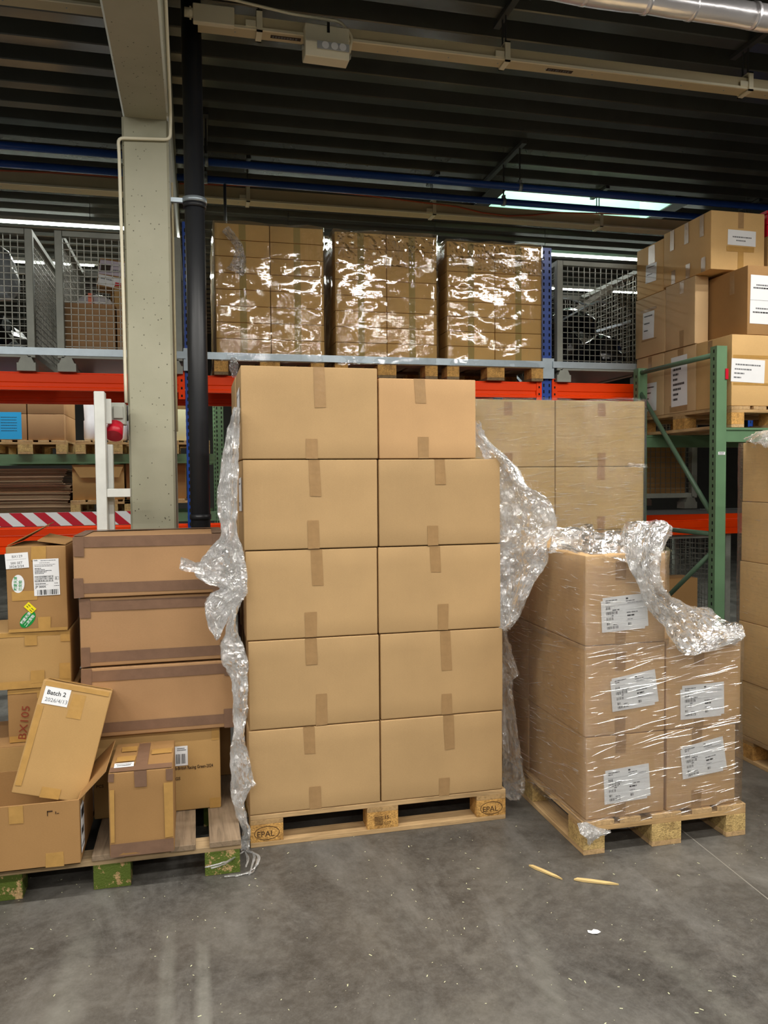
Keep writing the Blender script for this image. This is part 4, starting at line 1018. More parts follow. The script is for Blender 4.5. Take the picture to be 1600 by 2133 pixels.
# ================================================================== LEFT PALLET
lp = root('old_pallet', (-.44, 3.80, 0), 0, 'old weathered pallet with green painted blocks under the mixed cartons at the left', 'pallet')
def pc(nm, a, b_, mt, par=lp):
    c = MB(); c.box((a[0]+.44, a[1]-3.80, a[2]), (b_[0]+.44, b_[1]-3.80, b_[2])); return c.build(nm, mt, par, bevel=.0015)
for x in (-0.35-.072, 0.078-.068, -0.765-.06):
    for y in (3.265, 3.74, 4.22):
        pc('block', (x, y, .0), (x+.142, y+.10, .098), 'block_green')
for y in (3.265, 3.74, 4.22): pc('stringer_board', (-1.06, y, .098), (.158, y+.10, .120), 'old_x')
for x0, x1 in ((.030, .157), (-.125, -.025), (-.425, -.300), (-.60, -.47), (-.80, -.67), (-1.06, -.93), (-.28, -.16)):
    if x0 == -.28: continue
    pc('deck_board', (x0, 3.255, .120), (x1, 4.32, .143), 'old_y')

# printed carton behind
o, dm = carton(-.455, .088, 3.60, 3.95, .146, .512, 'kraft carton with dark English print and a barcode label, under the taped long cartons', None, 'kraft_gold')
xm = (-.455+.088)/2
mlab = (-0.075, 3.6, 0.395)
sheet(o, 'barcode_label', 'front', dm, mlab[0]-xm-.012, mlab[2]-.146, .065, .088, 0, (('words', .3, .86, .5, .05, 3, 2), ('words', .3, .77, .6, .05, 4, 2), ('bars', .15, .1, .72, .5, 26, 1)))
b = MB(); tp_ = (0.055, 3.6, 0.333); m = face_frame('front', *dm, .0012)
put_text(b, 'mb-British Racing Green-2024', tp_[0]-xm, tp_[2]-.146, .021, 0, m, 0, 'r', True, .175)
tq_ = (-0.088, 3.6, 0.287); put_text(b, 'GS', tq_[0]-xm, tq_[2]-.146, .019, 0, m, 0, 'r', True)
tq_ = (-0.413, 3.6, 0.285); put_text(b, 'PCS', tq_[0]-xm, tq_[2]-.146, .019, 0, m, 0, 'r', True)
b.build('printed_text', 'ink_brown', o)
strip(o, 'front', dm, .235, .31, .268, .366, 'tape_gold'); strip(o, 'front', dm, .22, .0, .27, .045, 'tape_gold')
# three long cartons with brown tape
longs = [(-.492, .152, .515, .818, 'bottom'), (-.492, .140, .826, 1.122, 'middle'), (-.508, .114, 1.126, 1.388, 'top')]
for k, (x0, x1, z0, z1, nm) in enumerate(longs):
    yf = (3.575, 3.575, 3.56)[k]
    o, dm = carton(x0, x1, yf, yf+.40, z0, z1, 'long carton edged with brown tape in the left stack, %s of three' % nm, 'brown-taped long cartons', 'kraft_warm', rz=R((0, .4, -.5)[k]), dent=.003, r=.006)
    w, d, h = dm
    strip(o, 'front', dm, -w/2+.004, .018, w/2-.004, .062, 'tape_brown'); strip(o, 'front', dm, -w/2+.004, h-.058+(k == 2)*.01, w/2-.004, h-.012+(k == 2)*.012, 'tape_brown')
    strip(o, 'front', dm, -w/2+.001, .0, -w/2+.04, .085, 'tape_brown', off=.0012); strip(o, 'front', dm, -w/2+.001, h-.085, -w/2+.045, h-.002, 'tape_brown', off=.0012)
    strip(o, 'front', dm, w/2-.045, .0, w/2-.001, .085, 'tape_brown', off=.0012); strip(o, 'front', dm, w/2-.04, h-.07, w/2-.001, h-.002, 'tape_brown', off=.0012)
    strip(o, 'top', dm, -w/2+.002, -d/2+.002, -w/2+.045, d/2-.01, 'tape_brown'); strip(o, 'top', dm, w/2-.045, -d/2+.002, w/2-.002, d/2-.01, 'tape_brown'); strip(o, 'top', dm, -w/2+.01, d/2-.07, w/2-.01, d/2-.012, 'tape_brown', off=.001)
small = carton(-.47, .150, 3.985, 4.30, .146, .70, 'unseen brown carton added to darken the gap behind the printed carton', None, 'kraft_brown', plain=True)  # unseen filler carton, added as a shadow caster for the gap between stacks
small = carton(-.46, .140, 3.99, 4.30, .703, 1.32, 'unseen brown carton added to darken the gap behind the two upper long cartons', None, 'kraft_brown', plain=True)  # second added shadow caster, stacked on the first
# tall taped carton in front
o, dm = carton(-.352, -.107, 3.215, 3.565, .146, .482, 'upright carton with brown tape cross, alone at the front of the old pallet', None, 'kraft_brown', dent=.003, r=.006)
w, d, h = dm
strip(o, 'front', dm, -w/2+.003, .0, w/2-.003, .052, 'tape_brown'); strip(o, 'front', dm, -.025, h-.065, .022, h, 'tape_brown', wrap=.33)
strip(o, 'front', dm, -w/2+.001, h-.035, -w/2+.022, h-.002, 'tape_brown'); strip(o, 'front', dm, w/2-.026, h-.05, w/2-.001, h-.002, 'tape_brown')
strip(o, 'top', dm, -w/2+.003, -d/2+.002, w/2-.003, -d/2+.055, 'tape_brown', off=.0012)
strip(o, 'top', dm, -w/2+.03, .06, -.03, .12, 'tape_gold'); strip(o, 'top', dm, .03, .0, w/2-.01, .06, 'tape_gold'); strip(o, 'top', dm, -w/2+.02, -.06, -.03, .0, 'tape_gold')
sheet(o, 'small_label', 'top', dm, -.068, -.105, .075, .05, R(2), (('words', .1, .65, .8, .12, 3, 2), ('words', .15, .3, .7, .16, 4, 1)))
strip(o, 'front', dm, w/2-.035, .06, w/2-.002, .28, 'tape_gold'); strip(o, 'front', dm, -w/2+.004, .06, -w/2+.02, .27, 'tape_gold')

# open carton front left
ox0, ox1, oy0, oy1, oz0, oz1 = -1.02, -.458, 3.195, 3.59, .146, .398
o = root('open_carton', ((ox0+ox1)/2, (oy0+oy1)/2, oz0), 0, 'open brown carton at the front left corner of the old pallet, flap raised', 'box')
w, d, h = ox1-ox0, oy1-oy0, oz1-oz0; t = .005
b = MB()
for a, c in (((-w/2, -d/2, 0), (w/2, -d/2+t, h)), ((-w/2, d/2-t, 0), (w/2, d/2, h)), ((-w/2, -d/2+t, 0), (-w/2+t, d/2-t, h)), ((w/2-t, -d/2+t, 0), (w/2, d/2-t, h)), ((-w/2, -d/2, 0), (w/2, d/2, t))): b.box(a, c)
b.build('carton_body', 'kraft_brown', o, bevel=.0012)
b = MB(); P = [Vector((w/2-.001, -d/2+.01, h)), Vector((w/2-.001, d/2-.01, h)), Vector((w/2+.10, d/2-.03, h+.105)), Vector((w/2+.095, -d/2+.02, h+.095))]
n_ = (P[1]-P[0]).cross(P[3]-P[0]).normalized()*.0045
A = [b.bm.verts.new(p) for p in P]; B_ = [b.bm.verts.new(p+n_) for p in P]
b.bm.faces.new(A); b.bm.faces.new(B_[::-1])
for i in range(4): b.bm.faces.new((A[i], B_[i], B_[(i+1)%4], A[(i+1)%4]))
b.build('raised_flap', 'kraft_brown', o)
b = MB(); b.box((-w/2, d/2-.004, h), (w/2-.06, d/2, h+.10)); b.build('rear_flap', 'kraft_gold', o)
dm = (w, d, h)
strip(o, 'front', dm, w/2-.125, .0, w/2-.06, .055, 'tape_gold'); strip(o, 'front', dm, w/2-.42, .0, w/2-.36, .05, 'tape_gold'); strip(o, 'front', dm, w/2-.25, h-.07, w/2-.20, h-.002, 'tape_gold')
sheet(o, 'side_label', 'right', dm, -.135, .125, .085, .185, 0, (('r', .1, .7, .8, .2, 1), ('r', .1, .35, .6, .15, 1), ('words', .1, .1, .8, .05, 3, 2)))
b = MB(); m = face_frame('front', *dm, .0012)
for u0, v0, u1, v1 in ((.165, .215, .185, .22), (.165, .20, .168, .22), (.195, .205, .198, .215), (.20, .205, .208, .208)): b.face([m @ Vector(p) for p in ((u0, v0, 0), (u1, v0, 0), (u1, v1, 0), (u0, v1, 0))])
b.build('pen_mark', 'ink_brown', o)

# tilted carton "Batch 2"
tc = (-0.615, 3.24, 0.392)
o, dm = carton(-.135, .135, -.115, .115, 0, .44, 'carton with a batch sticker, tilted inside the open carton', None, 'kraft_gold', dent=.003, r=.006)
o.location = (tc[0]+.02, 3.385, tc[2]-.03); o.rotation_euler = (R(-12), R(15.5), R(2))
w, d, h = dm
sheet(o, 'batch_label', 'front', dm, -.070, h-.058, .098, .068, 0, (('t', 'Batch 2', .12, .56, .024, 1, 'l', True), ('t', '2026/4/13', .10, .16, .0215, 2, 'l')))
strip(o, 'front', dm, -.012, h-.13, .04, h-.035, 'tape_gold'); strip(o, 'front', dm, -.03, 0, .04, .04, 'tape_gold'); strip(o, 'front', dm, -w/2+.004, .03, -w/2+.03, h-.1, 'tape_gold')
strip(o, 'top', dm, -w/2+.01, -.02, w/2-.01, .03, 'tape_gold'); strip(o, 'front', dm, -w/2+.01, h-.022, w/2-.01, h-.004, 'tape_gold')
# low carton behind with white label
o, dm = carton(-1.16, -.55, 3.63, 4.02, .146, .492, 'low carton half hidden behind the tilted one, white label on its front', None, 'kraft_brown')
sl = (-0.789, 3.63, 0.412)
sheet(o, 'barcode_label', 'front', dm, sl[0]+.855, sl[2]-.146, .075, .09, R(2), (('words', .2, .85, .7, .05, 3, 2), ('words', .2, .76, .6, .05, 4, 2), ('bars', .3, .1, .65, .45, 22, 1)))
o, dm = carton(-.806, -.525, 3.665, 4.0, .494, .728, 'carton with handwritten red marks standing under the wide taped one', None, 'kraft_brown', dent=.003, r=.006)
b = MB(); m = face_frame('front', *dm, .0012); put_text(b, 'BX105', -.070, .012, .046, 0, m, 0, 'l', False, .145, R(82)); b.build('handwriting', 'ink_red', o)
w, d, h = dm
strip(o, 'front', dm, -w/2+.004, .0, w/2-.004, .028, 'tape_gold'); strip(o, 'front', dm, -.02, h-.045, .04, h, 'tape_gold'); strip(o, 'front', dm, -w/2+.003, h-.022, w/2-.003, h-.002, 'tape_gold')
o, dm = carton(-1.06, -.546, 3.655, 4.02, .731, .976, 'wide carton bound with yellowish tape, below the one with round stickers', None, 'kraft_gold', dent=.004, r=.008, rz=R(1.5))
w, d, h = dm
strip(o, 'front', dm, -w/2+.004, .0, w/2-.004, .032, 'tape_gold'); strip(o, 'front', dm, -w/2+.004, h-.02, w/2-.004, h-.001, 'tape_gold')
strip(o, 'front', dm, .09, .02, .145, .075, 'tape_gold'); strip(o, 'front', dm, w/2-.05, .03, w/2-.004, .10, 'tape_gold', off=.001); strip(o, 'front', dm, .07, h-.06, .12, h-.018, 'tape_gold'); strip(o, 'front', dm, w/2-.04, h-.05, w/2-.004, h-.01, 'tape_gold', off=.001)
# top carton BX129
zt = .979; zq = 1.345; x0, x1 = -0.791, -0.549
o, dm = carton(x0, x1, 3.65, 4.0, zt, zq, 'carton with round stickers and white papers, topmost at the left', None, 'kraft_brown', dent=.003, r=.005)
w, d, h = dm; xm = (x0+x1)/2
q = (-0.761, 3.65, 1.286)
sheet(o, 'white_note', 'front', dm, q[0]-xm+.014, q[2]-zt, .092, .066, R(3), (('t', 'BX129', .30, .70, .0155, 2, 'l'), ('r', .05, .58, .85, .012, 2), ('t', '500 SET', .22, .28, .0145, 1, 'l'), ('t', '2026/2/24', .15, .06, .0145, 1, 'l')))
q = (-0.631, 3.65, 1.211)
sheet(o, 'shipping_label', 'front', dm, q[0]-xm, q[2]-zt, .104, .158, R(1), (('t', 'FedEx', .04, .955, .0065, 1, 'l', True), ('words', .3, .95, .6, .015, 2, 2), ('words', .25, .89, .4, .012, 3, 2), ('words', .06, .84, .8, .012, 4, 2), ('words', .06, .80, .7, .015, 5, 2),
   ('words', .06, .74, .25, .016, 6, 1), ('words', .06, .705, .4, .016, 7, 1), ('words', .06, .67, .65, .016, 8, 1), ('words', .06, .635, .45, .016, 9, 1), ('words', .06, .60, .35, .016, 10, 1),
   ('bars', .05, .385, .72, .045, 40, 1), ('bars', .05, .44, .72, .04, 37, 1), ('bars', .05, .49, .72, .04, 43, 1), ('r', .05, .375, .72, .006, 1), ('r', .05, .535, .72, .006, 1),
   ('r', .83, .42, .14, .006, 1), ('r', .83, .50, .14, .006, 1), ('r', .83, .42, .008, .086, 1), ('r', .965, .42, .008, .086, 1), ('t', 'E', .86, .435, .012, 1, 'l', True),
   ('words', .06, .32, .4, .018, 11, 1), ('words', .06, .29, .5, .01, 12, 2), ('t', 'JP 000X', .05, .215, .013, 1, 'l', True), ('words', .8, .32, .16, .012, 13, 1), ('words', .78, .25, .2, .012, 14, 1), ('bars', .12, .02, .82, .14, 26, 1)))
CN1 = Matrix.Rotation(0, 4, 'Z')
def oval(nm, px, wd, ht, rot, cm, tm, txt, trot, par=o, dmm=dm):
    mb_ = MB(); m = face_frame('front', *dmm, .0012) @ Matrix.Translation((px[0]-xm, px[2]-zt, 0)) @ Matrix.Rotation(rot, 4, 'Z')
    mb_.bm.faces.new([mb_.bm.verts.new(m @ Vector((wd/2*math.cos(a*math.pi/16), ht/2*math.sin(a*math.pi/16), 0))) for a in range(32)])
    for i, s in enumerate(txt): put_text(mb_, s, -wd*.36, ht*(.10-.38*i), ht*.30, .0006, m, 1, 'l', True)
    return mb_.build(nm, [cm, tm], par)
oval('oval_sticker', (-0.745, 3.65, 1.186), .078, .050, R(88), 'paper', 'ink_green', ('親愛天津', '已安检'), 0)
oval('oval_sticker', (-0.711, 3.65, 1.031), .082, .050, R(52), 'stk_green', 'paper', ('親愛天津', '二次安检'), 0)
q = (-0.7, 3.65, 1.081)
sheet(o, 'yellow_sticker', 'front', dm, q[0]-xm, q[2]-zt, .044, .028, R(-46), (('words', .15, .62, .3, .12, 3, 1), ('words', .6, .55, .3, .12, 4, 1), ('words', .15, .3, .2, .12, 5, 1), ('words', .6, .2, .3, .12, 6, 1)), mats=('stk_yellow', 'ink', 'ink'), off=.002)
strip(o, 'front', dm, -.10, .135, .0, .175, 'tape_gold'); strip(o, 'front', dm, -.02, h-.06, .04, h, 'tape_gold'); strip(o, 'front', dm, .0, 0, .05, .06, 'tape_gold'); strip(o, 'front', dm, -w/2+.003, .0, w/2-.003, .012, 'tape_gold')
for nm, P in (('lid_flap', [(-w/2+.005, -d/2+.01, h+.003), (w/2-.09, -d/2+.16, h+.085), (w/2-.10, d/2-.02, h+.085), (-w/2+.005, d/2-.01, h+.003)]),
              ('lid_flap', [(w/2-.003, -d/2+.01, h+.003), (w/2-.003, d/2-.01, h+.003), (w/2-.12, d/2-.01, h+.03), (w/2-.12, -d/2+.03, h+.02)])):
    b = MB(); P = [Vector(p) for p in P]; n_ = Vector((0, 0, .004)); A = [b.bm.verts.new(p) for p in P]; B_ = [b.bm.verts.new(p+n_) for p in P]
    b.bm.faces.new(A[::-1]); b.bm.faces.new(B_)
    for i in range(4): b.bm.faces.new((A[i], A[(i+1)%4], B_[(i+1)%4], B_[i]))
    b.build(nm, 'kraft_brown', o)
# dark stuff on the floor behind, at the far left
mesh_box(-2.75, -1.60, 5.0, 5.82, .0, .97, 'grey mesh container on the floor at the far left behind the cartons', 'mesh containers on the floor')

# ================================================================== WHITE POST GUARD AND SOCKET ON THE COLUMN
xg = -0.469; zg = 2.081
g = root('post_guard', (xg, 4.33, 0), 0, 'white steel post guard standing in front of the grey column', 'post')
b = MB(); b.box((-.026, -.03, 0), (.026, .05, zg)); b.build('post', 'white_steel', g, bevel=.003)
za = 1.559
b = MB(); b.box((.026, -.025, za-.022), (-0.326-xg, .03, za+.022)); b.box((-.02, .05, za-.022), (.02, .26, za+.022)); b.build('arm', 'white_steel', g, bevel=.003)
zc2 = 1.983
b = MB(); b.box((.024, .055, 0), (.052, .10, zc2-.17)); b.build('inner_post', 'white_steel', g, bevel=.003)
b = MB(); b.box((.0, .055, zg-.16), (.05, .07, zg-.03)); b.build('top_plate', 'white_steel', g, bevel=.003)
s = root('power_socket', (-.405, 4.50, zc2), 0, 'grey and red industrial power socket on the left edge of the column', 'socket')
b = MB(); b.prism([(-.065, -.045), (-.02, -.062), (.05, -.062), (.05, .055), (-.04, .055), (-.065, .02)], -.05, .05, axis='y'); b.build('socket_box', 'grey_plastic', s, bevel=.004)
b = MB(); b.tube([(.0, -.04, -.062), (-.008, -.085, -.125)], [.040, .046], 20); b.build('red_socket_cap', 'red_plastic', s)
b = MB(); b.box((-.01, -.062, -.03), (.04, -.05, .035)); b.build('cover_plate', 'grey_plastic', s, bevel=.003)

# ================================================================== CARTONS ON THE GREEN RACK
pallet(GX+.085, 4.66, 1.942, 'y', 'pallet on the green rack under the labelled cartons', None, mw=('wood_x', 'wood_y'))
gx = 3.52; g0 = 2.088
def lines(n, seed, x=.12, big=False):
    it = []
    y = .82
    for i in range(n):
        it.append(('words', x, y, (.7, .5, .35, .28)[i % 4], .045, seed+i, 1)); y -= .8/n
    return it
G = 'cartons on the green rack'
for j, (ya, yb, nm) in enumerate(((4.665, 5.055, 'nearest'), (5.062, 5.455, 'middle'), (5.462, 5.845, 'farthest'))):
    o, dm = carton(gx, gx+.62, ya, yb, g0, 2.565, 'yellowish carton, bottom layer of the green rack load, %s to the camera' % nm, G, 'kraft_pale' if j else 'kraft_bright', n=4)
    if j == 0:
        sheet(o, 'paper_note', 'front', dm, -.205+.02, .235, .26, .155, R(-2), [('words', .12, .72, .75, .06, 3, 2), ('words', .1, .52, .5, .06, 4, 2), ('words', .09, .34, .3, .06, 5, 2), ('words', .08, .16, .22, .06, 6, 2)])
        strip(o, 'front', dm, -.30, .14, -.02, .155, 'tape_gold'); strip(o, 'front', dm, -.30, .32, -.02, .34, 'tape_gold')
        strip(o, 'left', dm, -.06, .36, -.01, .47, 'tape')
    elif j == 1:
        sheet(o, 'paper_note', 'left', dm, -.0, .235, .20, .37, R(1), lines(8, 7))
        strip(o, 'left', dm, -.12, .01, .10, .06, 'tape'); strip(o, 'left', dm, -.02, .42, .05, .47, 'tape')
    else:
        sheet(o, 'paper_note', 'left', dm, -.0, .155, .20, .22, R(-1), lines(4, 17))
        strip(o, 'left', dm, -.02, .38, .03, .47, 'tape')
carton(gx+.63, gx+1.2, 4.67, 5.06, g0, 2.555, 'carton on the bottom layer of the green rack load, cut by the right picture edge', G, 'kraft_bright', n=4)
o, dm = carton(gx-.01, gx+.52, 5.43, 5.845, 2.568, 3.035, 'carton with a small paper on the middle layer of the green rack load, farthest', G, 'kraft_pale', n=4)
sheet(o, 'paper_note', 'left', dm, -.02, .24, .16, .21, R(-2), lines(3, 27)); strip(o, 'left', dm, -.12, .12, .09, .13, 'tape'); strip(o, 'left', dm, -.13, .35, .09, .37, 'tape')
o, dm = carton(gx-.01, gx+.10, 5.06, 5.425, 2.568, 3.05, 'narrow carton beside the dark brown one, middle layer of the green rack load', G, 'kraft_pale', n=4)
strip(o, 'left', dm, .0, .39, .05, .48, 'tape'); strip(o, 'left', dm, .0, .0, .05, .12, 'tape')
o, dm = carton(gx+.12, gx+.70, 4.67, 5.24, 2.568, 3.03, 'dark brown carton with a large paper on the middle layer of the green rack load', G, 'kraft_brown', n=4)
sheet(o, 'paper_note', 'front', dm, -.16, .235, .22, .325, R(-1), [('words', .2, .78, .6, .03, 3, 2), ('words', .1, .72, .8, .03, 4, 1), ('r', .0, .48, 1, .006, 2), ('words', .2, .30, .6, .03, 3, 2), ('words', .1, .22, .8, .03, 4, 1)])
strip(o, 'left', dm, .10, .30, .15, .455, 'tape'); strip(o, 'front', dm, -.27, .15, -.1, .30, 'tape_gold')
o, dm = carton(gx-.01, gx+.42, 4.885, 5.455, 3.052, 3.455, 'carton with a centred paper on the top layer of the green rack load', G, 'kraft_bright', n=4)
sheet(o, 'paper_note', 'front', dm, .03, .225, .225, .105, R(-1), [('words', .17, .50, .68, .08, 3, 2), ('words', .3, .27, .35, .08, 4, 2)])
strip(o, 'front', dm, .0, .29, .045, .40, 'tape', wrap=.1); strip(o, 'front', dm, .0, .0, .045, .16, 'tape_gold'); strip(o, 'front', dm, -.09, .13, .13, .165, 'tape_gold')
for u in (-.20, -.02, .16): strip(o, 'left', dm, u, .25, u+.05, .40, 'tape'); strip(o, 'left', dm, u+.02, .0, u+.07, .10, 'tape')
o, dm = carton(gx-.005, gx+.42, 5.465, 5.84, 3.04, 3.43, 'carton with shiny tape at the back of the top layer of the green rack load', G, 'kraft_bright', n=4)
sheet(o, 'paper_note', 'left', dm, .02, .17, .15, .14, R(-3), lines(2, 37)); strip(o, 'left', dm, -.02, .24, .07, .38, 'tape')
o, dm = carton(gx+.46, gx+1.0, 4.90, 5.42, 3.033, 3.31, 'carton at the right picture edge on the top layer of the green rack load', G, 'kraft_gold', n=4)
rc = root('plastic_crate', (gx+.73, 5.16, 3.311), 0, 'red plastic crate on the top right carton of the green rack load', 'crate')
b = MB()
for a, c in (((-.27, -.25, 0), (.27, -.24, .17)), ((-.27, .24, 0), (.27, .25, .17)), ((-.27, -.24, 0), (-.26, .24, .17)), ((.26, -.24, 0), (.27, .24, .17)), ((-.26, -.24, 0), (.26, .24, .01))): b.box(a, c)
b.build('crate_body', 'red_plastic', rc)
b = MB()
for z in (.155, .08): b.box((-.285, -.265, z), (.285, -.25, z+.02)); b.box((-.285, -.25, z), (-.27, .25, z+.02))
for x in (-.2, 0, .2): b.box((x-.006, -.262, .01), (x+.006, -.25, .155))
b.build('rib', 'red_plastic', rc)

# ================================================================== SEEN THROUGH THE GREEN FRAME
mesh_box(2.95, 4.15, 5.93, 6.73, 1.34, 2.20, 'dark mesh container on the lower orange beams behind the green frame, full of cartons', None)
small_box(3.02, 4.08, 6.0, 6.66, 1.46, 1.92, 'large brown carton inside the mesh container on the lower orange beams', 'kraft_brown')
mesh_box(3.30, 4.50, 5.95, 6.75, .145, 1.12, 'grey mesh container low behind the green frame, holding a yellow panel', 'mesh containers on the floor')
b = MB(); b.bar((3.62, 6.1, .42), (4.0, 6.15, 1.0), .13, .012, up=(0, 1, 0)); tag(b.build('yellow_panel', 'paper_yellow'), 'pale yellow panel standing slanted in the low mesh container', 'panel')
thing_blob('plastic_bag', (4.15, 6.3, .45), (.2, .2, .2), 'grey_bag', 'grey bag beside the yellow panel in the low mesh container', 'bag', 31)
small_box(3.22, 3.60, 5.70, 5.93, 0, .78, 'brown carton on the floor behind the green frame, left of a pair', 'kraft_brown')
small_box(3.62, 4.00, 5.70, 5.93, 0, .78, 'brown carton on the floor behind the green frame, right of a pair', 'kraft_brown')

# ================================================================== FAR GREEN RACK LOADS (left)
FR_ = 'loads on the far green rack'
zA = fz1+.001
def far_pallet(px0, px1_w, z, label): return pallet(px0, 8.88, z, 'y', label, 'pallets on the far green rack', ('wood_x', 'wood_y'), 'block_sand')
pa = -1.307; far_pallet(pa-.8, 0, zA, 'pallet under the four cartons with a blue sheet on the far green rack')
pb = -1.216; far_pallet(pb, 0, zA, 'pallet under the white wrapped rolls on the far green rack')
pd = 0.165; far_pallet(pd-.8, 0, zA, 'pallet with yellowish papers on the far green rack, right of the column')
zt_ = zA+.146
a = (-1.679, -1.323, 2.04, 2.309); c = (-1.946, -1.689, 2.039, 2.306); u = (-1.674, -1.318, 2.314, 2.469)
hh = a[3]-a[2]
for (x0, x1), nm in (((a[0], a[1]), 'right'), ((a[0]-.012-(a[1]-a[0]), a[0]-.012), 'left')):
    for r_ in range(2):
        o, dm = carton(x0, x1, 8.9, 9.7, zt_+r_*(hh+.003), zt_+(r_+1)*hh, 'warm kraft carton on the far green rack, %s column, %s' % (nm, ('lower', 'upper')[r_]), FR_, 'kraft_warm', n=2)
        if nm == 'left' and r_ == 0: sheet(o, 'blue_sheet', 'front', dm, .02, hh*.55, .22, .28, 0, [('words', .1, .8-.1*i, .7, .02, i, 1) for i in range(6)], mats=('paper_blue', 'ink', 'ink'), label='bright blue paper sheet')
a = (-1.157, -0.671, 2.022, 2.467)
for k in range(3):
    b = MB(); x = a[0]+.12+k*.225; b.tube([(x, 9.05, zt_), (x, 9.05, zt_+.02), (x, 9.05, zt_+.21), (x, 9.05, zt_+.22), (x, 9.05, zt_+.44), (x, 9.05, zt_+.46)], [.105, .112, .112, .104, .112, .10], 18)
    tag(b.build('wrapped_roll', 'white_bag'), 'white wrapped roll on the far green rack, %s of three' % ('leftmost', 'middle', 'rightmost')[k], 'roll', 'white wrapped rolls')
small_box(pd-.78, pd-.05, 8.95, 9.6, zt_, zt_+.34, 'low white-sheeted carton right of the column on the far green rack', 'paper_yellow')
small_box(pd-.78, pd-.46, 8.95, 9.6, zt_+.342, zt_+.56, 'yellowish carton stacked right of the column on the far green rack, left of two', 'kraft_gold')
small_box(pd-.44, pd-.08, 8.95, 9.6, zt_+.342, zt_+.56, 'yellowish carton stacked right of the column on the far green rack, right of two', 'kraft_gold')
# flattened cartons
zL = fz0+.001
far_pallet(-1.28, 0, zL-.01+.01, 'light pallet under the carton with a loose lid on the far green rack')
zl2 = zL+.146
a = (-1.261, -0.739, 1.43, 1.878)
o, dm = carton(a[0], a[1], 8.92, 9.5, zl2, zl2+(a[3]-a[2])*.82, 'open-lid carton on the light pallet of the far green rack', None, 'kraft_gold', n=2)
w, d, h = dm
b = MB(); b.prism([(-w/2, h), (w/2, h), (w/2-.05, h-.13), (-w/2+.08, h-.13)], -d/2-.012, -d/2-.006, axis='y'); b.box((-w/2, -d/2-.006, h), (w/2, d/2, h+.006)); b.build('loose_lid', 'kraft_gold', o)
small_box(-0.72, -0.433, 8.95, 9.5, zl2, zl2+.4, 'carton next to the open-lid one on the far green rack, mostly behind the column', 'kraft_brown')
far_pallet(-0.188-.55, 0, zL, 'pallet low on the far green rack, glimpsed right of the column')
small_box(-0.188-.2, -0.097, 8.95, 9.5, zl2, zl2+.45, 'dark carton low on the far green rack, glimpsed right of the column', 'kraft_brown')
small_box(0.236, 0.236+.4, 9.0, 9.4, zL, zL+.25, 'carton beside the far green upright, lower of two', 'kraft_brown')
small_box(0.236, 0.236+.4, 9.0, 9.4, zL+.252, zL+.49, 'carton beside the far green upright, upper of two', 'kraft_brown')
st0 = (-2.856, 12.901, 1.18); xr = -1.288; rn = random.Random(5)
NUM = ('first', 'second', 'third', 'fourth', 'fifth', 'sixth', 'seventh', 'eighth', 'ninth', 'tenth', 'eleventh', 'twelfth', 'thirteenth', 'fourteenth', 'fifteenth', 'sixteenth', 'seventeenth', 'eighteenth', 'nineteenth', 'twentieth')
z = zL
for i in range(34):
    t = .0155 if i != 19 else .02
    if z+t > 1.755: break
    sh = .05*math.sin(i*.5)*.3 + rn.uniform(-.015, .015); top = i > 19
    xw = xr-(.0 if not top else .05) + sh
    b = MB(); L_ = .98; x0 = xw-L_
    pr = [(x0, z), (x0+.18, z+(.0)), (xw-.2, z), (xw, z-(.004 if not top else .0)), (xw, z+t*.6-(.004 if not top else 0)), (xw-.2, z+t*.8), (x0+.18, z+t*.8), (x0, z+t*.6)]
    b.prism(pr, 8.92+rn.uniform(0, .03), 9.6, axis='y')
    cnt = i-20 if top else i
    tag(b.build('flattened_carton', 'card_edge' if (i % 5 == 0 or i == 19) else 'flat_card'), 'flattened carton, %s pile on the far green rack, %s from the bottom' % ('upper' if top else 'lower', NUM[cnt]), 'flattened carton', 'flattened cartons in the %s pile' % ('upper' if top else 'lower'))
    z += t

# ================================================================== LOOSE FILM AROUND THE TALL STACK
film('loose_film', [((0.169, 3.415, 1.93), (0.189, 3.415, 1.93)), ((0.136, 3.415, 1.819), (0.186, 3.415, 1.819)), ((0.116, 3.415, 1.714), (0.182, 3.415, 1.714)), ((0.1, 3.415, 1.611), (0.176, 3.415, 1.61)), ((0.094, 3.415, 1.505), (0.172, 3.415, 1.504)), ((0.108, 3.415, 1.401), (0.171, 3.415, 1.4)), ((0.074, 3.415, 1.349), (0.188, 3.415, 1.346)), ((0.029, 3.415, 1.298), (0.199, 3.415, 1.292)), ((0.001, 3.415, 1.246), (0.208, 3.415, 1.239)), ((0.004, 3.415, 1.207), (0.212, 3.415, 1.199)), ((0.094, 3.415, 1.165), (0.209, 3.415, 1.16)), ((0.058, 3.415, 1.136), (0.204, 3.415, 1.129)), ((0.033, 3.415, 1.088), (0.169, 3.415, 1.081)), ((0.036, 3.415, 1.034), (0.124, 3.415, 1.03)), ((0.057, 3.415, 0.982), (0.101, 3.415, 0.98)), ((0.07, 3.415, 0.944), (0.08, 3.415, 0.944))], .012, .022, 41, 'film_loose', 'long crumpled sheet of clear film hanging down the left edge of the tall stack', layers=3, folds=1.5, foldamp=.012)
film('loose_film', [((0.029, 3.4, 1.277), (0.032, 3.4, 1.228)), ((-0.018, 3.39, 1.284), (-0.015, 3.39, 1.239)), ((-0.06, 3.38, 1.306), (-0.067, 3.38, 1.256))], .012, .014, 42, 'film_loose', 'torn end of film sticking out to the left in front of the top long carton', layers=2)
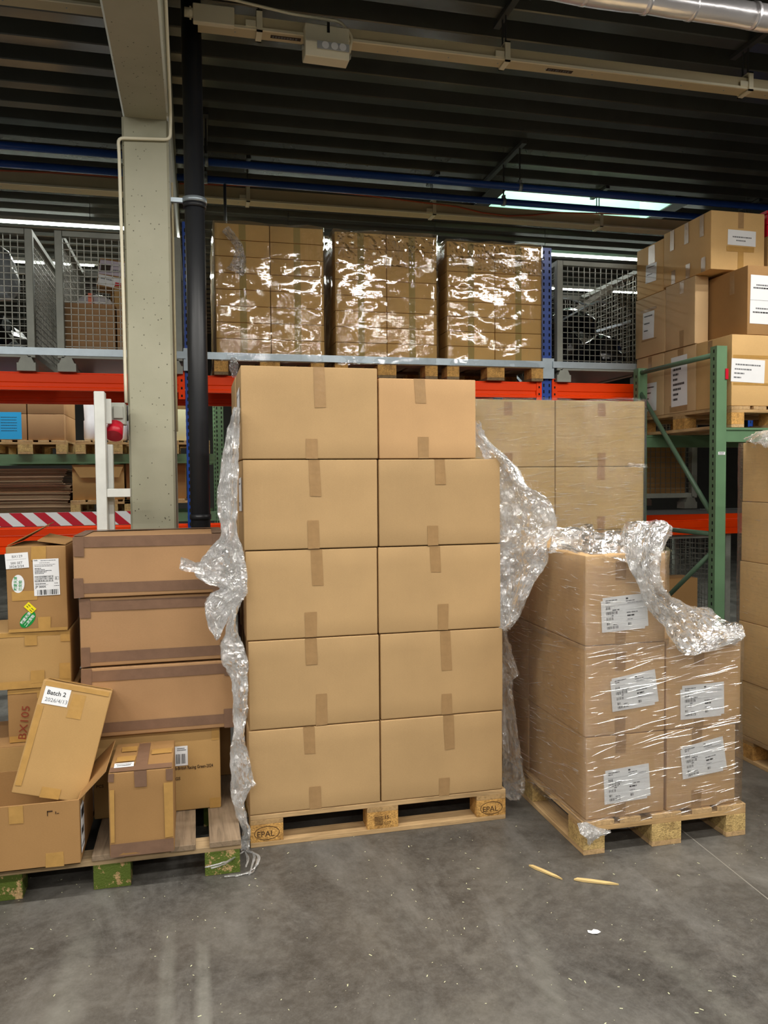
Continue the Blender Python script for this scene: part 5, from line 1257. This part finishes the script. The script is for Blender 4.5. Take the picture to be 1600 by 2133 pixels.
film('loose_film', [((0.14, 3.4, 1.089), (0.173, 3.4, 1.088)), ((0.131, 3.4, 1.032), (0.159, 3.4, 1.031)), ((0.114, 3.4, 0.972), (0.166, 3.4, 0.969)), ((0.095, 3.4, 0.917), (0.188, 3.4, 0.912)), ((0.102, 3.4, 0.839), (0.205, 3.4, 0.832)), ((0.131, 3.4, 0.781), (0.204, 3.4, 0.776)), ((0.143, 3.4, 0.681), (0.2, 3.4, 0.677)), ((0.142, 3.4, 0.604), (0.193, 3.4, 0.6)), ((0.143, 3.4, 0.536), (0.183, 3.4, 0.532)), ((0.13, 3.4, 0.483), (0.189, 3.4, 0.478)), ((0.127, 3.4, 0.412), (0.208, 3.4, 0.405)), ((0.129, 3.4, 0.318), (0.212, 3.4, 0.31)), ((0.13, 3.4, 0.247), (0.179, 3.4, 0.242)), ((0.151, 3.4, 0.173), (0.19, 3.4, 0.169)), ((0.176, 3.4, 0.101), (0.203, 3.4, 0.098)), ((0.161, 3.4, 0.054), (0.2, 3.4, 0.05)), ((0.165, 3.4, 0.02), (0.195, 3.4, 0.016))], .012, .020, 43, 'film_loose', 'narrow crumpled strand of film hanging low between the old pallet and the tall stack', layers=3, folds=1, foldamp=.010)
film('loose_film', [((0.208, 3.44, 0.369), (0.212, 3.44, 0.343)), ((0.219, 3.43, 0.338), (0.214, 3.43, 0.304)), ((0.234, 3.42, 0.302), (0.214, 3.42, 0.291))], .006, .008, 44, 'film_loose', 'small frayed wisp of film on the lower edge of the tall stack', layers=2)
fl = MB(); rn = random.Random(9)
def strand(pts, r):
    V = [Vector(p) for p in pts]; C_ = catmull(V, 6)
    C_ = [p+Vector((noise.noise(p*40)*.004, noise.noise(p*40+Vector((9, 0, 0)))*.004, noise.noise(p*40+Vector((0, 9, 0)))*.003)) for p in C_]
    fl.tube(C_, r, 5)
e0 = (0.178, 3.38, 0.034)
for k, tgt in enumerate(([((0.091, 3.2, 0.083), (0.01, 3.16, 0.091))], [((0.082, 3.2, 0.074), (0.034, 3.15, 0.089))], [((0.183, 3.3, 0.034), (0.174, 3.25, 0.026))], [((0.226, 3.25, 0.063), (0.202, 3.2, 0.035))], [((0.209, 3.3, 0.051), (0.186, 3.2, 0.017))])):
    (a, c_), = tgt
    c_ = (c_[0], c_[1], max(.006, c_[2])); a = (a[0], a[1], max(.012, a[2]))
    for q in range(2): strand([e0, (a[0]+q*.006, a[1], a[2]), c_], .0022+.001*q)
strand([(0.226, 3.339, 0.01), (0.203, 3.247, 0.006), (0.149, 3.234, 0.005), (0.084, 3.231, 0.005)], .004)
strand([(0.228, 3.295, 0.01), (0.189, 3.25, 0.006), (0.129, 3.223, 0.005)], .003)
tag(fl.build('film_fringe', 'film_loose', smooth=True), 'frayed twisted film threads trailing onto the floor between the two left pallets', 'plastic film')
# right side: wide billowing sheet and its tail
film('loose_film', [((1.28, 3.55, 1.883), (1.278, 3.5, 1.835)), ((1.269, 3.52, 1.825), (1.353, 3.46, 1.762)), ((1.297, 3.5, 1.745), (1.448, 3.42, 1.665)), ((1.34, 3.49, 1.667), (1.484, 3.39, 1.579)), ((1.364, 3.49, 1.588), (1.542, 3.37, 1.541)), ((1.373, 3.49, 1.498), (1.594, 3.35, 1.479)), ((1.373, 3.49, 1.396), (1.604, 3.34, 1.387)), ((1.373, 3.49, 1.306), (1.559, 3.35, 1.308)), ((1.373, 3.49, 1.227), (1.564, 3.35, 1.232)), ((1.377, 3.49, 1.147), (1.521, 3.36, 1.169)), ((1.373, 3.48, 1.035), (1.472, 3.4, 1.032)), ((1.377, 3.48, 0.955), (1.432, 3.42, 0.945)), ((1.383, 3.47, 0.911), (1.4, 3.44, 0.918))], .013, .020, 51, 'film_loose', 'wide billowing sheet of clear film off the right side of the tall stack', layers=2, folds=1.2, foldamp=.018, fine=.45)
film('loose_film', [((1.408, 3.52, 0.924), (1.414, 3.5, 0.886)), ((1.412, 3.53, 0.841), (1.443, 3.5, 0.822)), ((1.415, 3.54, 0.757), (1.465, 3.5, 0.751)), ((1.415, 3.54, 0.687), (1.487, 3.5, 0.68)), ((1.415, 3.54, 0.645), (1.462, 3.51, 0.645)), ((1.419, 3.55, 0.567), (1.466, 3.52, 0.56)), ((1.424, 3.55, 0.473), (1.483, 3.52, 0.477)), ((1.423, 3.55, 0.355), (1.495, 3.52, 0.359)), ((1.432, 3.56, 0.233), (1.517, 3.53, 0.236)), ((1.432, 3.56, 0.138), (1.534, 3.53, 0.139)), ((1.437, 3.56, 0.078), (1.529, 3.53, 0.088)), ((1.463, 3.55, 0.049), (1.499, 3.53, 0.053))], .013, .016, 52, 'film_dark', 'dim bag-like tail of film hanging down the right side of the tall stack', layers=2, folds=1, foldamp=.012)
# film on the right pallet stack
film('loose_film', [((1.543, 3.3, 1.301), (1.623, 3.42, 1.374)), ((1.597, 3.22, 1.298), (1.716, 3.4, 1.392)), ((1.616, 3.1, 1.296), (1.786, 3.36, 1.401)), ((1.668, 3.05, 1.299), (1.803, 3.32, 1.376)), ((1.736, 3.03, 1.282), (1.881, 3.28, 1.393)), ((1.809, 3.02, 1.25), (1.897, 3.2, 1.429)), ((1.882, 3.02, 1.258), (1.956, 3.14, 1.435)), ((1.955, 3.04, 1.295), (2.006, 3.1, 1.432)), ((2.0, 3.06, 1.371), (2.029, 3.08, 1.411))], .013, .024, 61, 'film_loose', 'crumpled film bunched on top of the carton with a waybill, right pallet', layers=2, folds=1, foldamp=.015, fine=.4)
film('loose_film', [((1.757, 3.01, 1.395), (1.993, 3.04, 1.408)), ((1.761, 3.0, 1.325), (1.955, 3.02, 1.338)), ((1.782, 2.99, 1.244), (1.936, 3.01, 1.267)), ((1.819, 2.99, 1.171), (1.936, 3.01, 1.195)), ((1.849, 2.99, 1.109), (1.971, 3.02, 1.126)), ((1.888, 2.99, 1.052), (2.049, 3.06, 1.083)), ((1.948, 2.99, 0.995), (2.156, 3.1, 1.042)), ((1.981, 2.99, 0.937), (2.271, 3.14, 1.022)), ((2.023, 2.99, 0.879), (2.341, 3.14, 0.97)), ((2.093, 2.99, 0.862), (2.367, 3.1, 0.958)), ((2.195, 3.0, 0.879), (2.381, 3.06, 0.943)), ((2.311, 3.01, 0.894), (2.37, 3.03, 0.908))], .013, .018, 62, 'film_loose', 'swath of film draped from the top carton across to the right column, right pallet', layers=2, folds=1.4, foldamp=.014, fine=.4)
film('loose_film', [((1.555, 3.02, 0.155), (1.593, 3.02, 0.157)), ((1.556, 3.0, 0.122), (1.672, 3.0, 0.123)), ((1.584, 2.99, 0.096), (1.696, 2.99, 0.116)), ((1.596, 3.0, 0.055), (1.65, 3.0, 0.09))], .007, .012, 63, 'film_loose', 'knot of film tied to the front corner block of the right pallet', layers=2)

# ================================================================== LITTER ON THE FLOOR
def splinter(p, q, w0, label):
    p, q = Vector(p), Vector(q); d = (q-p); L_ = d.length; ang = math.atan2(d.y, d.x)
    b = MB(); h = .009
    pr = [(-L_/2, -w0*.4), (-L_*.3, -w0*.6), (L_*.2, -w0*.5), (L_*.32, -w0*.2), (L_/2, 0), (L_*.3, w0*.4), (-L_*.1, w0*.6), (-L_*.42, w0*.5)]
    b.prism(pr, .001, h, axis='z'); o = b.build('wood_splinter', 'splinter', bevel=.0012)
    o.location = ((p.x+q.x)/2, (p.y+q.y)/2, 0); o.rotation_euler = (0, 0, ang); return tag(o, label, 'wood splinter')
splinter((1.329, 3.015, -0.0), (1.41, 2.872, 0.0), .014, 'pale wood splinter on the floor, the steeper and more to the left of two')
splinter((1.455, 2.865, 0.0), (1.608, 2.779, 0.0), .016, 'pale wood splinter on the floor, the flatter and more to the right of two')
pz = (1.353, 2.509, 0.0)
b = MB(); pts = [(-.022, .002), (-.018, .014), (-.002, .012), (.008, .018), (.018, .006), (.026, -.004), (.012, -.010), (.004, -.016), (-.010, -.008)]
b.bm.faces.new([b.bm.verts.new((x, y, .003+.002*math.sin(i*2))) for i, (x, y) in enumerate(pts)])
o = b.build('paper_scrap', 'paper'); o.location = (pz[0], pz[1], 0); tag(o, 'torn white paper scrap alone on the floor at the right', 'paper')
b = MB(); rn = random.Random(77)
for i in range(520):
    y = rn.uniform(1.35, 3.5); x = rn.uniform(-.9, 2.4)*(.45+y*.25); s = rn.uniform(.0006, .0016); a = rn.uniform(0, 3.14); l_ = s*rn.choice((1, 1.3, 2.5, 4))
    m = Matrix.Translation((x, y, .0005)) @ Matrix.Rotation(a, 4, 'Z'); b.box((-l_, -s, 0), (l_, s, s*.5), 0, m)
tag(b.build('wood_chips', 'paper_yellow'), 'tiny wood chips and crumbs scattered over the dark floor', 'debris', kind='stuff')

# every film sheet is a single skin of plastic: no shading seams
for o in list(bpy.data.objects):
    if o.type == 'MESH' and not o.data.materials: print('NO MATERIAL', o.name)
